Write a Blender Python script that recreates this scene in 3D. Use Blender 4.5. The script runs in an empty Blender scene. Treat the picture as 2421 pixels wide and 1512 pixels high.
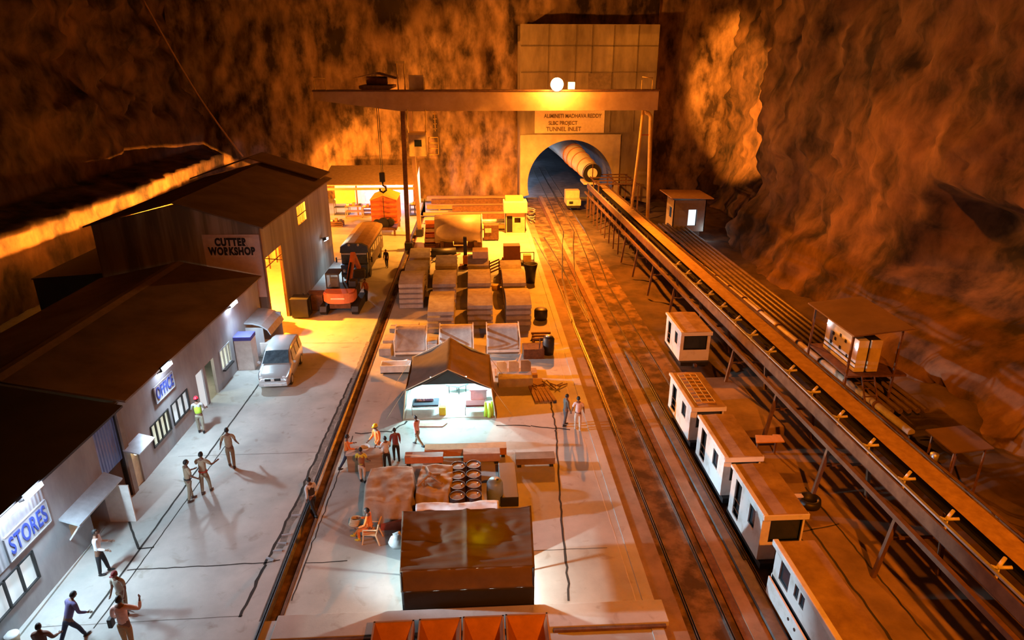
import bpy, bmesh, math, random
from mathutils import Vector, Matrix, noise
R = math.radians
SC = bpy.context.scene
COL = SC.collection
random.seed(7)

# ---------------------------------------------------------------- camera
F = 1589.0
CH = 16.0
PITCH = math.atan(617 / F)
YAW = math.atan(95 / F * math.cos(PITCH))
cd = bpy.data.cameras.new('camera')
cam = bpy.data.objects.new('camera', cd)
COL.objects.link(cam)
cam.location = (0, 0, CH)
cam.rotation_euler = (math.pi / 2 - PITCH, 0, -YAW)
cd.sensor_width = 36
cd.lens = 36 * F / 2421
cd.clip_end = 500
SC.camera = cam

# ---------------------------------------------------------------- world, exposure
w = bpy.data.worlds.new('night')
SC.world = w
w.use_nodes = True
w.node_tree.nodes['Background'].inputs[0].default_value = (0.55, 0.30, 0.20, 1)
w.node_tree.nodes['Background'].inputs[1].default_value = 0.006
SC.view_settings.view_transform = 'Standard'
SC.view_settings.look = 'None'
SC.view_settings.gamma = 1
SC.view_settings.exposure = 0.0
SC.view_settings.use_curve_mapping = False

SODIUM = (1.0, 0.215, 0.004)
SODIUM2 = (1.0, 0.31, 0.03)
COOL = (0.58, 0.83, 1.0)
PALE = (0.80, 0.97, 0.95)


def lamp(kind, name, loc, col, watts, target=None, spot=160, blend=0.6, radius=0.15, size=None):
    ld = bpy.data.lights.new(name, kind)
    ld.color = col
    ld.energy = watts
    o = bpy.data.objects.new(name, ld)
    COL.objects.link(o)
    o.location = loc
    if kind == 'SPOT':
        ld.spot_size = R(spot)
        ld.spot_blend = blend
    if kind in ('SPOT', 'POINT'):
        ld.shadow_soft_size = radius
    if kind == 'AREA':
        ld.shape = 'RECTANGLE'
        ld.size, ld.size_y = size
    if target is not None:
        o.rotation_euler = (Vector(target) - Vector(loc)).to_track_quat('-Z', 'Y').to_euler()
    return o


# sodium floodlights of the site, and an added spot for the rock recess
lamp('SPOT', 'gantry_sodium_back', (5.0, 60.4, 11.7), SODIUM2, 66000, (3, 65, 0), 134, 0.8, 0.2)
lamp('SPOT', 'gantry_sodium_top', (7.0, 60.2, 14.6), SODIUM2, 8500, (11, 79, 15), 96, 0.9, 0.2)
lamp('SPOT', 'gantry_sodium_front', (7.0, 57.2, 14.1), SODIUM, 52000, (14, 36, 0), 112, 1.0, 0.2)
lamp('SPOT', 'shaft_edge_sodium', (8.0, -9.0, 26.0), SODIUM, 56000, (15, 25, 0), 88, 1.0, 0.4)
lamp('SPOT', 'added_rock_spot', (8.0, 60.2, 11.2), SODIUM2, 150000, (30, 74.5, 12.5), 44, 0.35, 0.15)  # added spot without a fixture, brightens the right rock recess
lamp('POINT', 'gantry_sodium_glow', (7.0, 57.3, 14.1), SODIUM2, 4500, radius=0.3)
lamp('SPOT', 'portal_sodium', (-2.0, 60.0, 12.3), SODIUM2, 26000, (-2, 83, 0), 92, 0.8, 0.15)
lamp('POINT', 'workshop_sodium', (-16.6, 43.2, 4.6), (1.0, 0.31, 0.02), 42000, radius=0.12)
for _y in (46.0, 54.0, 62.0, 70.0):
    lamp('POINT', 'terrace_sodium', (-23.0, _y, 2.35), SODIUM2, 26000, radius=0.08)
lamp('POINT', 'tent_bulb_near', (-0.1, 17.5, 1.75), PALE, 800, radius=0.06)
lamp('POINT', 'tent_tube_far', (-1.9, 30.2, 2.05), (0.55, 0.95, 1.0), 850, radius=0.1)
lamp('POINT', 'tent_tube_far_b', (-0.7, 30.2, 2.05), (0.55, 0.95, 1.0), 850, radius=0.1)


# ---------------------------------------------------------------- materials
MATS = {}


def mat(key, c1, c2=None, rough=0.8, metal=0.0, scale=3.0, bump=0.15, emit=None, es=0.0, trans=0.0, detail=6.0, lo=0.35, hi=0.7, stretch=(1, 1, 1), streak=None):
    if key in MATS:
        return MATS[key]
    m = bpy.data.materials.new(key)
    m.use_nodes = True
    nt = m.node_tree
    N, L = nt.nodes, nt.links
    b = N['Principled BSDF']
    b.inputs['Roughness'].default_value = rough
    b.inputs['Metallic'].default_value = metal
    tc = N.new('ShaderNodeTexCoord')
    mp = N.new('ShaderNodeMapping')
    mp.inputs['Scale'].default_value = stretch
    L.new(tc.outputs['Object'], mp.inputs['Vector'])
    nz = N.new('ShaderNodeTexNoise')
    nz.inputs['Scale'].default_value = scale
    nz.inputs['Detail'].default_value = detail
    nz.inputs['Roughness'].default_value = 0.62
    L.new(mp.outputs['Vector'], nz.inputs['Vector'])
    rp = N.new('ShaderNodeValToRGB')
    rp.color_ramp.elements[0].position = lo
    rp.color_ramp.elements[1].position = hi
    if c2 is None:
        c2 = tuple(x * 0.78 for x in c1)
    rp.color_ramp.elements[0].color = (*c2, 1)
    rp.color_ramp.elements[1].color = (*c1, 1)
    L.new(nz.outputs['Fac'], rp.inputs['Fac'])
    L.new(rp.outputs['Color'], b.inputs['Base Color'])
    if bump:
        bp = N.new('ShaderNodeBump')
        bp.inputs['Strength'].default_value = bump
        bp.inputs['Distance'].default_value = 0.05
        L.new(nz.outputs['Fac'], bp.inputs['Height'])
        L.new(bp.outputs['Normal'], b.inputs['Normal'])
    if emit:
        b.inputs['Emission Color'].default_value = (*emit, 1)
        b.inputs['Emission Strength'].default_value = es
    if trans:
        b.inputs['Transmission Weight'].default_value = trans
    MATS[key] = m
    return m


def corrugated(key, c1, c2, period, axis='Y', rough=0.5, metal=0.4, strength=0.6):
    m = mat(key, c1, c2, rough=rough, metal=metal, scale=1.2, bump=0)
    nt = m.node_tree
    N, L = nt.nodes, nt.links
    wv = N.new('ShaderNodeTexWave')
    wv.wave_type = 'BANDS'
    wv.bands_direction = axis
    wv.inputs['Scale'].default_value = 0.314 / period
    tc = [n for n in N if n.type == 'TEX_COORD'][0]
    L.new(tc.outputs['Object'], wv.inputs['Vector'])
    bp = N.new('ShaderNodeBump')
    bp.inputs['Strength'].default_value = strength
    bp.inputs['Distance'].default_value = 0.04
    L.new(wv.outputs['Fac'], bp.inputs['Height'])
    L.new(bp.outputs['Normal'], N['Principled BSDF'].inputs['Normal'])
    return m


def floor_mat():
    m = mat('yard_concrete', (0.50, 0.49, 0.45), (0.30, 0.30, 0.28), rough=0.72, scale=0.35, bump=0, detail=10, lo=0.3, hi=0.66)
    nt = m.node_tree
    N, L = nt.nodes, nt.links
    b = N['Principled BSDF']
    rp = [n for n in N if n.type == 'VALTORGB'][0]
    tc = [n for n in N if n.type == 'TEX_COORD'][0]
    n2 = N.new('ShaderNodeTexNoise')
    n2.inputs['Scale'].default_value = 1.7
    n2.inputs['Detail'].default_value = 8
    n2.inputs['Distortion'].default_value = 0.6
    L.new(tc.outputs['Object'], n2.inputs['Vector'])
    r2 = N.new('ShaderNodeValToRGB')
    r2.color_ramp.elements[0].position = 0.60
    r2.color_ramp.elements[1].position = 0.74
    L.new(n2.outputs['Fac'], r2.inputs['Fac'])
    mx = N.new('ShaderNodeMixRGB')
    mx.inputs['Color2'].default_value = (0.20, 0.15, 0.09, 1)
    ml = N.new('ShaderNodeMath')
    ml.operation = 'MULTIPLY'
    ml.inputs[1].default_value = 0.55
    L.new(r2.outputs['Color'], ml.inputs[0])
    L.new(ml.outputs[0], mx.inputs['Fac'])
    L.new(rp.outputs['Color'], mx.inputs['Color1'])
    L.new(mx.outputs['Color'], b.inputs['Base Color'])
    n3 = N.new('ShaderNodeTexNoise')
    n3.inputs['Scale'].default_value = 22
    n3.inputs['Detail'].default_value = 4
    L.new(tc.outputs['Object'], n3.inputs['Vector'])
    bp = N.new('ShaderNodeBump')
    bp.inputs['Strength'].default_value = 0.12
    bp.inputs['Distance'].default_value = 0.03
    L.new(n3.outputs['Fac'], bp.inputs['Height'])
    L.new(bp.outputs['Normal'], b.inputs['Normal'])
    return m


CONC = floor_mat()
ROCK = mat('rock', (0.20, 0.112, 0.058), (0.016, 0.010, 0.008), rough=0.95, scale=0.42, bump=0.9, detail=12, lo=0.36, hi=0.68, stretch=(1, 1, 0.55))
ROCKB = mat('rock_back', (0.38, 0.24, 0.135), (0.035, 0.02, 0.012), rough=0.95, scale=0.55, bump=1.0, detail=12, lo=0.38, hi=0.66, stretch=(1, 1, 0.45))
PORTAL = mat('portal_concrete', (0.34, 0.27, 0.19), (0.13, 0.095, 0.065), rough=0.85, scale=0.5, bump=0.2, detail=9, stretch=(1, 1, 0.3))
WALLC = mat('cement_wall', (0.40, 0.39, 0.40), (0.25, 0.24, 0.25), rough=0.85, scale=0.8, bump=0.1, detail=8, stretch=(1, 1, 0.4))
SHEET = corrugated('wall_sheet', (0.55, 0.57, 0.62), (0.42, 0.44, 0.48), 0.16)
BSHEET = corrugated('blue_sheet', (0.16, 0.22, 0.45), (0.10, 0.14, 0.32), 0.17, axis='X')
WSWALL = mat('workshop_wall', (0.40, 0.32, 0.24), (0.17, 0.13, 0.095), rough=0.75, scale=0.9, bump=0.1, detail=5, stretch=(1.2, 1, 0.08), lo=0.43, hi=0.60)
WSSIDE = mat('workshop_side', (0.34, 0.32, 0.28), (0.17, 0.15, 0.13), rough=0.7, scale=0.9, bump=0.1, detail=5, stretch=(1, 1.2, 0.08))
ROOF = mat('brown_roof', (0.20, 0.125, 0.085), (0.13, 0.08, 0.055), rough=0.75, scale=0.6, bump=0.05, detail=5)
ROOFD = mat('dark_roof', (0.055, 0.05, 0.055), (0.035, 0.032, 0.035), rough=0.7, scale=0.6, bump=0.05)
ROOFO = mat('office_roof', (0.30, 0.22, 0.16), (0.17, 0.12, 0.09), rough=0.8, scale=0.5, bump=0.1, detail=8)
DARK = mat('opening_shade', (0.012, 0.011, 0.012), rough=0.9, bump=0)  # near-black sheets behind openings, interior shade put into the colour
BLACK = mat('black_paint', (0.02, 0.02, 0.022), (0.012, 0.012, 0.014), rough=0.5, bump=0.05)
STEEL = mat('steel', (0.45, 0.46, 0.48), (0.28, 0.28, 0.30), rough=0.35, metal=0.9, scale=6, bump=0.05)
RAIL = mat('rail_steel', (0.62, 0.60, 0.58), (0.40, 0.36, 0.33), rough=0.28, metal=0.9, scale=6, bump=0)
RUST = mat('rusty_steel', (0.20, 0.10, 0.05), (0.10, 0.048, 0.028), rough=0.8, metal=0.2, scale=4, bump=0.25)
MUD = mat('muddy_bed', (0.22, 0.14, 0.08), (0.06, 0.035, 0.02), rough=0.9, scale=1.1, bump=0.5, detail=9, lo=0.42, hi=0.6)
MUD2 = mat('muddy_ground', (0.13, 0.085, 0.055), (0.035, 0.022, 0.016), rough=0.9, scale=0.5, bump=0.8, detail=10)
SLABO = mat('yard_slab_right', (0.34, 0.24, 0.165), (0.17, 0.115, 0.075), rough=0.8, scale=0.7, bump=0.1, detail=8)
WHITE = mat('white_paint', (0.78, 0.77, 0.74), (0.62, 0.60, 0.56), rough=0.5, scale=2.5, bump=0.03)
CABW = mat('cabin_white', (0.72, 0.72, 0.70), (0.50, 0.46, 0.40), rough=0.55, scale=1.6, bump=0.05, lo=0.28, hi=0.5)
CABR = mat('cabin_roof', (0.42, 0.30, 0.20), (0.22, 0.14, 0.09), rough=0.8, scale=1.4, bump=0.1)  # brown tone of the cabin and locomotive roofs
GLASS = mat('dark_glass', (0.03, 0.04, 0.05), rough=0.08, bump=0)
YELC = mat('yellow_paint', (0.75, 0.52, 0.14), (0.6, 0.4, 0.1), rough=0.5, bump=0.05)
CREAM = mat('cream_paint', (0.72, 0.62, 0.42), (0.55, 0.46, 0.30), rough=0.6, bump=0.05)
ORANGE = mat('orange_paint', (0.62, 0.20, 0.06), (0.45, 0.13, 0.04), rough=0.5, bump=0.05)
REDP = mat('red_paint', (0.50, 0.10, 0.04), (0.3, 0.06, 0.03), rough=0.55, bump=0.1)
BLUEP = mat('blue_paint', (0.05, 0.09, 0.20), (0.03, 0.06, 0.13), rough=0.4, bump=0)
LETTER = mat('blue_lettering', (0.04, 0.07, 0.34), (0.03, 0.05, 0.28), rough=0.6, bump=0)
LETTERK = mat('black_lettering', (0.02, 0.02, 0.03), rough=0.6, bump=0)
SIGNP = mat('sign_board', (0.40, 0.39, 0.42), (0.33, 0.32, 0.35), rough=0.6, bump=0)
SIGNO = mat('sign_cream', (0.68, 0.52, 0.44), (0.58, 0.42, 0.36), rough=0.6, bump=0)
GALV = mat('galvanised', (0.60, 0.64, 0.68), (0.45, 0.48, 0.52), rough=0.4, metal=0.5, bump=0.03)
SEG = mat('segment_concrete', (0.46, 0.44, 0.43), (0.28, 0.25, 0.23), rough=0.85, scale=1.6, bump=0.15, detail=8)
WOOD = mat('timber', (0.38, 0.24, 0.13), (0.22, 0.13, 0.07), rough=0.8, scale=2, bump=0.2, stretch=(0.3, 2, 2))
CANV = mat('tent_canvas', (0.15, 0.105, 0.06), (0.10, 0.07, 0.042), rough=0.85, scale=1.6, bump=0.5, stretch=(0.5, 1, 2.2))
def translucent(m, col, fac):
    nt = m.node_tree
    out = [n for n in nt.nodes if n.type == 'OUTPUT_MATERIAL'][0]
    tr_ = nt.nodes.new('ShaderNodeBsdfTranslucent')
    tr_.inputs['Color'].default_value = (*col, 1)
    mx = nt.nodes.new('ShaderNodeMixShader')
    mx.inputs[0].default_value = fac
    nt.links.new(nt.nodes['Principled BSDF'].outputs[0], mx.inputs[1])
    nt.links.new(tr_.outputs[0], mx.inputs[2])
    nt.links.new(mx.outputs[0], out.inputs['Surface'])


translucent(CANV, (0.60, 0.46, 0.02), 0.05)
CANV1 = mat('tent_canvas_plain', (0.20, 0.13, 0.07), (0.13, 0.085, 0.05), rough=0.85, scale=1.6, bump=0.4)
CANVG = mat('tent_canvas_grey_lit', (0.13, 0.11, 0.095), (0.08, 0.07, 0.06), rough=0.85, scale=1.2, bump=0.25)  # grey copy of the tent canvas, cool light painted into its colour
TARP = mat('tarpaulin', (0.50, 0.44, 0.36), (0.30, 0.23, 0.17), rough=0.7, scale=1.4, bump=0.5, detail=8)
TARPW = mat('white_sheet', (0.75, 0.76, 0.76), (0.55, 0.54, 0.52), rough=0.6, scale=2.5, bump=0.3)
LIT_W = mat('lit_white', (0.9, 0.9, 0.9), rough=0.6, bump=0, emit=(0.72, 0.90, 1.0), es=1.4)
LIT_WIN = mat('lit_window', (0.8, 0.8, 0.8), (0.5, 0.5, 0.5), rough=0.6, bump=0, emit=(0.78, 0.93, 1.0), es=0.55)
LIT_WARM = mat('lit_warm_window', (0.8, 0.8, 0.7), rough=0.6, bump=0, emit=(0.85, 0.95, 0.72), es=0.6)
LAMPW = mat('lamp_face_cool', (1, 1, 1), bump=0, emit=(0.70, 0.82, 1.0), es=60)
LAMPO = mat('lamp_face_sodium', (1, 1, 1), bump=0, emit=(1.0, 0.72, 0.30), es=60)
TUBE = mat('tube_lamp', (1, 1, 1), bump=0, emit=(0.75, 0.95, 1.0), es=14)
BELT = mat('belt_muck', (0.52, 0.36, 0.22), (0.36, 0.23, 0.13), rough=0.95, scale=3, bump=0.6)
PIPE = mat('grey_pipe', (0.42, 0.38, 0.30), (0.28, 0.24, 0.18), rough=0.6, scale=2, bump=0.05)
LIMEM = mat('lime_fabric', (0.55, 0.85, 0.08), (0.45, 0.7, 0.06), rough=0.8, bump=0.1)
SKIN = mat('skin', (0.20, 0.10, 0.06), (0.16, 0.08, 0.05), rough=0.6, bump=0)
HAIR = mat('black_hair', (0.012, 0.011, 0.011), rough=0.6, bump=0.1)


def cloth(name, c):
    return mat('cloth_' + name, c, tuple(x * 0.8 for x in c), rough=0.85, scale=9, bump=0.2)


# ---------------------------------------------------------------- mesh builder
class MB:
    def __init__(self):
        self.b = bmesh.new()

    def _x(self, geom, M):
        bmesh.ops.transform(self.b, matrix=M, verts=geom)

    def box(self, x0, x1, y0, y1, z0, z1, bev=0.0, rot=None):
        r = bmesh.ops.create_cube(self.b, size=1)
        M = Matrix.Translation(((x0 + x1) / 2, (y0 + y1) / 2, (z0 + z1) / 2))
        if rot is not None:
            M = M @ rot
        M = M @ Matrix.Diagonal((abs(x1 - x0), abs(y1 - y0), abs(z1 - z0), 1))
        vs = r['verts']
        self._x(vs, M)
        if bev > 0:
            es = list({e for v in vs for e in v.link_edges})
            bmesh.ops.bevel(self.b, geom=es, offset=bev, segments=2, affect='EDGES', profile=0.6)
        return self

    def bar(self, p, q, wx, wz=None, up=(0, 0, 1)):
        p, q = Vector(p), Vector(q)
        wz = wz or wx
        d = q - p
        l = d.length
        if l < 1e-6:
            return self
        d.normalize()
        u = Vector(up)
        if abs(u.dot(d)) > 0.98:
            u = Vector((0, 1, 0))
        s = d.cross(u).normalized()
        u = s.cross(d)
        vs = []
        for t in (p, q):
            for a, c in ((-1, -1), (1, -1), (1, 1), (-1, 1)):
                vs.append(self.b.verts.new(t + s * a * wx / 2 + u * c * wz / 2))
        f = self.b.faces.new
        f(vs[0:4][::-1]); f(vs[4:8])
        for i in range(4):
            j = (i + 1) % 4
            f((vs[i], vs[j], vs[j + 4], vs[i + 4]))
        return self

    def tube(self, pts, r, n=10, caps=True):
        pts = [Vector(p) for p in pts]
        rs = r if isinstance(r, (list, tuple)) else [r] * len(pts)
        rings = []
        prev = None
        for i, p in enumerate(pts):
            a = pts[max(0, i - 1)]
            c = pts[min(len(pts) - 1, i + 1)]
            d = (c - a).normalized()
            if prev is None:
                u = Vector((0, 0, 1)) if abs(d.z) < 0.9 else Vector((0, 1, 0))
            else:
                u = prev
            s = d.cross(u).normalized()
            u = s.cross(d).normalized()
            prev = u
            rings.append([self.b.verts.new(p + (s * math.cos(t) + u * math.sin(t)) * rs[i]) for t in [2 * math.pi * k / n for k in range(n)]])
        for a, c in zip(rings, rings[1:]):
            for k in range(n):
                j = (k + 1) % n
                f = self.b.faces.new((a[k], a[j], c[j], c[k]))
                f.smooth = True
        if caps:
            self.b.faces.new(rings[0][::-1])
            self.b.faces.new(rings[-1])
        return self

    def cyl(self, c, r, z0, z1, n=20):
        return self.tube([(c[0], c[1], z0), (c[0], c[1], z1)], r, n)

    def lathe(self, c, prof, n=24):
        rings = []
        for r, z in prof:
            rings.append([self.b.verts.new((c[0] + r * math.cos(2 * math.pi * k / n), c[1] + r * math.sin(2 * math.pi * k / n), c[2] + z)) for k in range(n)])
        for a, b2 in zip(rings, rings[1:]):
            for k in range(n):
                j = (k + 1) % n
                f = self.b.faces.new((a[k], a[j], b2[j], b2[k]))
                f.smooth = True
        return self

    def prism(self, poly, axis, a, c):
        """poly of (u,v) extruded along axis ('x','y','z') from a to c"""
        def P(u, v, t):
            return {'x': (t, u, v), 'y': (u, t, v), 'z': (u, v, t)}[axis]
        A = [self.b.verts.new(P(u, v, a)) for u, v in poly]
        B = [self.b.verts.new(P(u, v, c)) for u, v in poly]
        self.b.faces.new(A[::-1])
        self.b.faces.new(B)
        for i in range(len(poly)):
            j = (i + 1) % len(poly)
            self.b.faces.new((A[i], A[j], B[j], B[i]))
        return self

    def quad(self, *ps):
        self.b.faces.new([self.b.verts.new(p) for p in ps])
        return self

    def sphere(self, c, r, sc=(1, 1, 1), n=12):
        g = bmesh.ops.create_uvsphere(self.b, u_segments=n, v_segments=max(6, n * 2 // 3), radius=r)
        self._x(g['verts'], Matrix.Translation(c) @ Matrix.Diagonal((*sc, 1)))
        for v in g['verts']:
            for f in v.link_faces:
                f.smooth = True
        return self

    def grid(self, nx, ny, fn, smooth=False):
        vs = [[self.b.verts.new(fn(i / nx, j / ny)) for j in range(ny + 1)] for i in range(nx + 1)]
        for i in range(nx):
            for j in range(ny):
                f = self.b.faces.new((vs[i][j], vs[i + 1][j], vs[i + 1][j + 1], vs[i][j + 1]))
                f.smooth = smooth
        return self

    def panel(self, plane, at, th, u0, u1, v0, v1, holes=()):
        """wall slab with rectangular holes. plane 'x': u=y, at=x ; plane 'y': u=x, at=y"""
        us = sorted({u0, u1, *[h[0] for h in holes], *[h[1] for h in holes]})
        vz = sorted({v0, v1, *[h[2] for h in holes], *[h[3] for h in holes]})
        us = [u for u in us if u0 <= u <= u1]
        vz = [v for v in vz if v0 <= v <= v1]
        for ua, ub in zip(us, us[1:]):
            run = None
            for va, vb in zip(vz, vz[1:]):
                mu, mv = (ua + ub) / 2, (va + vb) / 2
                inh = any(h[0] < mu < h[1] and h[2] < mv < h[3] for h in holes)
                if not inh:
                    if plane == 'x':
                        self.box(at, at + th, ua, ub, va, vb)
                    else:
                        self.box(ua, ub, at, at + th, va, vb)
        return self

    def build(self, name, material, parent=None, world=False, sub=0, solid=0, smooth=False):
        bmesh.ops.recalc_face_normals(self.b, faces=self.b.faces)
        me = bpy.data.meshes.new(name)
        if world and parent is not None:
            p = parent
            M = Matrix.Identity(4)
            ch = []
            while p is not None:
                ch.append(p)
                p = p.parent
            for q in reversed(ch):
                M = M @ (Matrix.Translation(q.location) @ q.rotation_euler.to_matrix().to_4x4())
            bmesh.ops.transform(self.b, matrix=M.inverted(), verts=self.b.verts)
        if smooth:
            for f in self.b.faces:
                f.smooth = True
        self.b.to_mesh(me)
        self.b.free()
        me.materials.append(material)
        o = bpy.data.objects.new(name, me)
        COL.objects.link(o)
        o.parent = parent
        if solid:
            md = o.modifiers.new('solid', 'SOLIDIFY')
            md.thickness = solid
        if sub:
            md = o.modifiers.new('sub', 'SUBSURF')
            md.levels = md.render_levels = sub
        return o


def thing(name, label, cat, loc=(0, 0, 0), rz=0.0, group=None):
    o = bpy.data.objects.new(name, None)
    COL.objects.link(o)
    o.location = loc
    o.rotation_euler = (0, 0, rz)
    o.empty_display_size = 0.1
    return tag(o, label, cat, group)


def tag(o, label, cat, group=None):
    o['label'] = label
    o['category'] = cat
    if group:
        o['group'] = group
    return o


def struct(o):
    o['kind'] = 'structure'
    return o


def base_at(o, loc):
    """move a one-mesh thing's origin to its base"""
    v = Vector(loc)
    o.data.transform(Matrix.Translation(-v))
    o.location = v
    return o


def text_mesh(name, body, size, material, parent, M, depth=0.012, bold=0.012, sx=1.0, space=1.0, line=1.0):
    cu = bpy.data.curves.new(name, 'FONT')
    cu.body = body
    cu.size = size
    cu.extrude = depth
    cu.offset = bold
    cu.align_x = 'CENTER'
    cu.align_y = 'CENTER'
    cu.space_character = space
    cu.space_line = line
    t = bpy.data.objects.new(name + '_c', cu)
    me = bpy.data.meshes.new_from_object(t)
    bpy.data.objects.remove(t)
    me.name = name
    me.transform(M @ Matrix.Diagonal((sx, 1, 1, 1)))
    me.materials.clear()
    me.materials.append(material)
    o = bpy.data.objects.new(name, me)
    COL.objects.link(o)
    o.parent = parent
    return o


def clone(o, parent=None):
    c = o.copy()
    COL.objects.link(c)
    c.parent = parent
    for ch in list(o.children):
        clone(ch, c)
    return c


FACE_X = Matrix(((0, 0, 1, 0), (1, 0, 0, 0), (0, 1, 0, 0), (0, 0, 0, 1)))   # text plane facing +x, reading along +y
FACE_NY = Matrix(((1, 0, 0, 0), (0, 0, -1, 0), (0, 1, 0, 0), (0, 0, 0, 1)))  # text plane facing -y


# ================================================================ GROUND
def rail_x(y):
    return -6.57 + (y - 15.5) * 0.0117


def floor_piece(poly, z0, z1, m, name='floor'):
    return struct(MB().prism(poly, 'z', z0, z1).build(name, m))


YN, YF = -12.0, 84.0
a0, a1 = 16.2, 74.0
floor_piece([(-36, YN), (rail_x(YN) - 0.28, YN), (rail_x(a0) - 0.28, a0), (rail_x(a1) - 0.28, a1), (rail_x(a1) - 0.28, YF), (-36, YF)], -0.5, 0, CONC)
floor_piece([(rail_x(YN) - 0.28, YN), (5.05, YN), (5.05, YF), (rail_x(a1) - 0.28, YF), (rail_x(a1) + 0.42, a1), (rail_x(a0) + 0.42, a0), (rail_x(a0) - 0.28, a0)], -0.5, 0, CONC)
floor_piece([(rail_x(a0) - 0.28, a0), (rail_x(a0) + 0.42, a0), (rail_x(a1) + 0.42, a1), (rail_x(a1) - 0.28, a1)], -0.5, -0.16, MUD)
floor_piece([(5.05, YN), (5.42, YN), (5.42, YF), (5.05, YF)], -0.5, 0.05, CONC)
floor_piece([(5.42, YN), (6.12, YN), (6.12, YF), (5.42, YF)], -0.5, 0, SLABO)
floor_piece([(6.12, YN), (7.72, YN), (7.72, YF), (6.12, YF)], -0.5, -0.13, MUD)
floor_piece([(7.72, YN), (8.0, YN), (8.0, YF), (7.72, YF)], -0.5, -0.05, RUST)
floor_piece([(8.0, YN), (8.42, YN), (8.42, YF), (8.0, YF)], -0.5, 0.0, SLABO)
floor_piece([(8.42, YN), (10.9, YN), (10.9, YF), (8.42, YF)], -0.5, -0.07, MUD)
floor_piece([(10.9, YN), (16.4, YN), (16.4, 32.0), (10.9, 32.0)], -0.5, 0, SLABO)
gr = MB().grid(60, 50, lambda u, v: (10.9 + 17 * u, 32 + 50 * v, -0.12 + 0.35 * noise.fractal(Vector((u * 9, v * 24, 0.3)), 1.0, 2.1, 4) * min(1, 8 * u * (1.05 - u))))
struct(gr.build('floor', MUD2, smooth=True))
gr = MB().grid(50, 60, lambda u, v: (16.4 + 13 * u, YN + 44 * v, -0.1 + 0.9 * max(0, u - 0.35) ** 1.3 * 3 + 0.4 * noise.fractal(Vector((u * 7, v * 22, 5.3)), 1.0, 2.1, 4) * min(1, u * 6)))
struct(gr.build('floor', MUD2, smooth=True))
# concrete ledge beside the man-rider track
floor_piece([(8.58, YN), (8.98, YN), (8.98, 33.0), (8.58, 36.0)], -0.3, 0.10, mat('dark_ledge', (0.16, 0.15, 0.15), (0.09, 0.085, 0.08), rough=0.8, bump=0.1))

CRK = mat('joint_dark', (0.035, 0.033, 0.028), rough=0.95, bump=0)
CRK2 = mat('joint_soft', (0.16, 0.15, 0.13), rough=0.95, bump=0)


def crack(pts, wd, m=CRK, wig=0.03, z=0.004, step=0.25):
    mb = MB()
    prev = None
    k = 0
    for p, q in zip(pts, pts[1:]):
        p, q = Vector((*p, 0)), Vector((*q, 0))
        d = (q - p)
        n = max(1, int(d.length / step))
        s = Vector((-d.y, d.x, 0)).normalized()
        for i in range(n + 1):
            c = p + d * i / n + s * wig * noise.noise(Vector((p.x + i * 0.7, p.y, k * 1.7))) * 2
            ww = wd * (0.75 + 0.5 * abs(noise.noise(Vector((i * 0.9, p.x, 3.1)))))
            a = mb.b.verts.new((c.x - s.x * ww / 2, c.y - s.y * ww / 2, z))
            b = mb.b.verts.new((c.x + s.x * ww / 2, c.y + s.y * ww / 2, z))
            if prev:
                mb.b.faces.new((prev[0], prev[1], b, a))
            prev = (a, b)
        k += 1
    return struct(mb.build('trim', m))


crack([(-12.05, 16.6), (-11.87, 22.48), (-11.59, 31.7), (-11.4, 39.0)], 0.09, wig=0.01)
crack([(-11.72, 16.2), (-11.45, 22.0), (-11.25, 27.0)], 0.05, wig=0.015)
crack([(-13.05, 21.3), (-12.0, 19.75), (-11.5, 19.8)], 0.09, wig=0.01)
crack([(-11.9, 18.7), (-7.3, 18.8), (-6.9, 18.9)], 0.06, wig=0.02)
crack([(-6.0, 18.7), (-4.6, 18.75)], 0.05, wig=0.02)
crack([(-13.5, 16.35), (-7.4, 16.45)], 0.03, CRK2, wig=0.01)
crack([(-13.0, 25.7), (-7.1, 25.7)], 0.03, CRK2, wig=0.01)
crack([(-11.9, 34.4), (-7.1, 34.2)], 0.03, CRK2, wig=0.01)
crack([(-7.45, 16.4), (-7.35, 18.7), (-7.15, 22), (-7.0, 27), (-6.8, 33)], 0.12, wig=0.035)
crack([(-7.12, 19.5), (-6.98, 22), (-6.85, 27), (-6.68, 33), (-6.6, 38)], 0.30, mat('broken_edge', (0.27, 0.26, 0.23), (0.15, 0.14, 0.12), bump=0.4, scale=6), wig=0.06, z=0.003)
crack([(-6.05, 17.0), (-5.95, 21.0), (-5.75, 27.0)], 0.05, wig=0.03)
crack([(-5.7, 27.2), (-4.0, 27.3), (-3.4, 28.2)], 0.10, wig=0.08)
crack([(0.8, 27.6), (2.4, 27.4), (4.2, 27.0)], 0.10, wig=0.04)
crack([(3.6, 30.0), (3.55, 27.0), (3.1, 22.0), (2.75, 16.5)], 0.09, wig=0.03)
crack([(1.7, 18.9), (4.4, 18.9)], 0.03, wig=0.02)
crack([(-6.0, 16.2), (-2.6, 16.25)], 0.03, CRK2, wig=0.01)
crack([(4.85, 16.4), (4.75, 22.5), (4.6, 30.0), (4.7, 45.0)], 0.035, mat('paint_line', (0.62, 0.60, 0.55), rough=0.8, bump=0), wig=0.01)
crack([(12.0, 20.5), (12.05, 12.0)], 0.10, wig=0.03, z=0.006)
crack([(13.0, 22.0), (13.25, 12.0)], 0.08, wig=0.03, z=0.006)
crack([(11.4, 22.0), (11.5, 11.0)], 0.07, wig=0.05, z=0.006)
crack([(13.3, 14.3), (14.6, 14.2)], 0.07, wig=0.02, z=0.006)
crack([(11.4, 19.3), (13.2, 19.7)], 0.06, wig=0.03, z=0.006)
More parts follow.
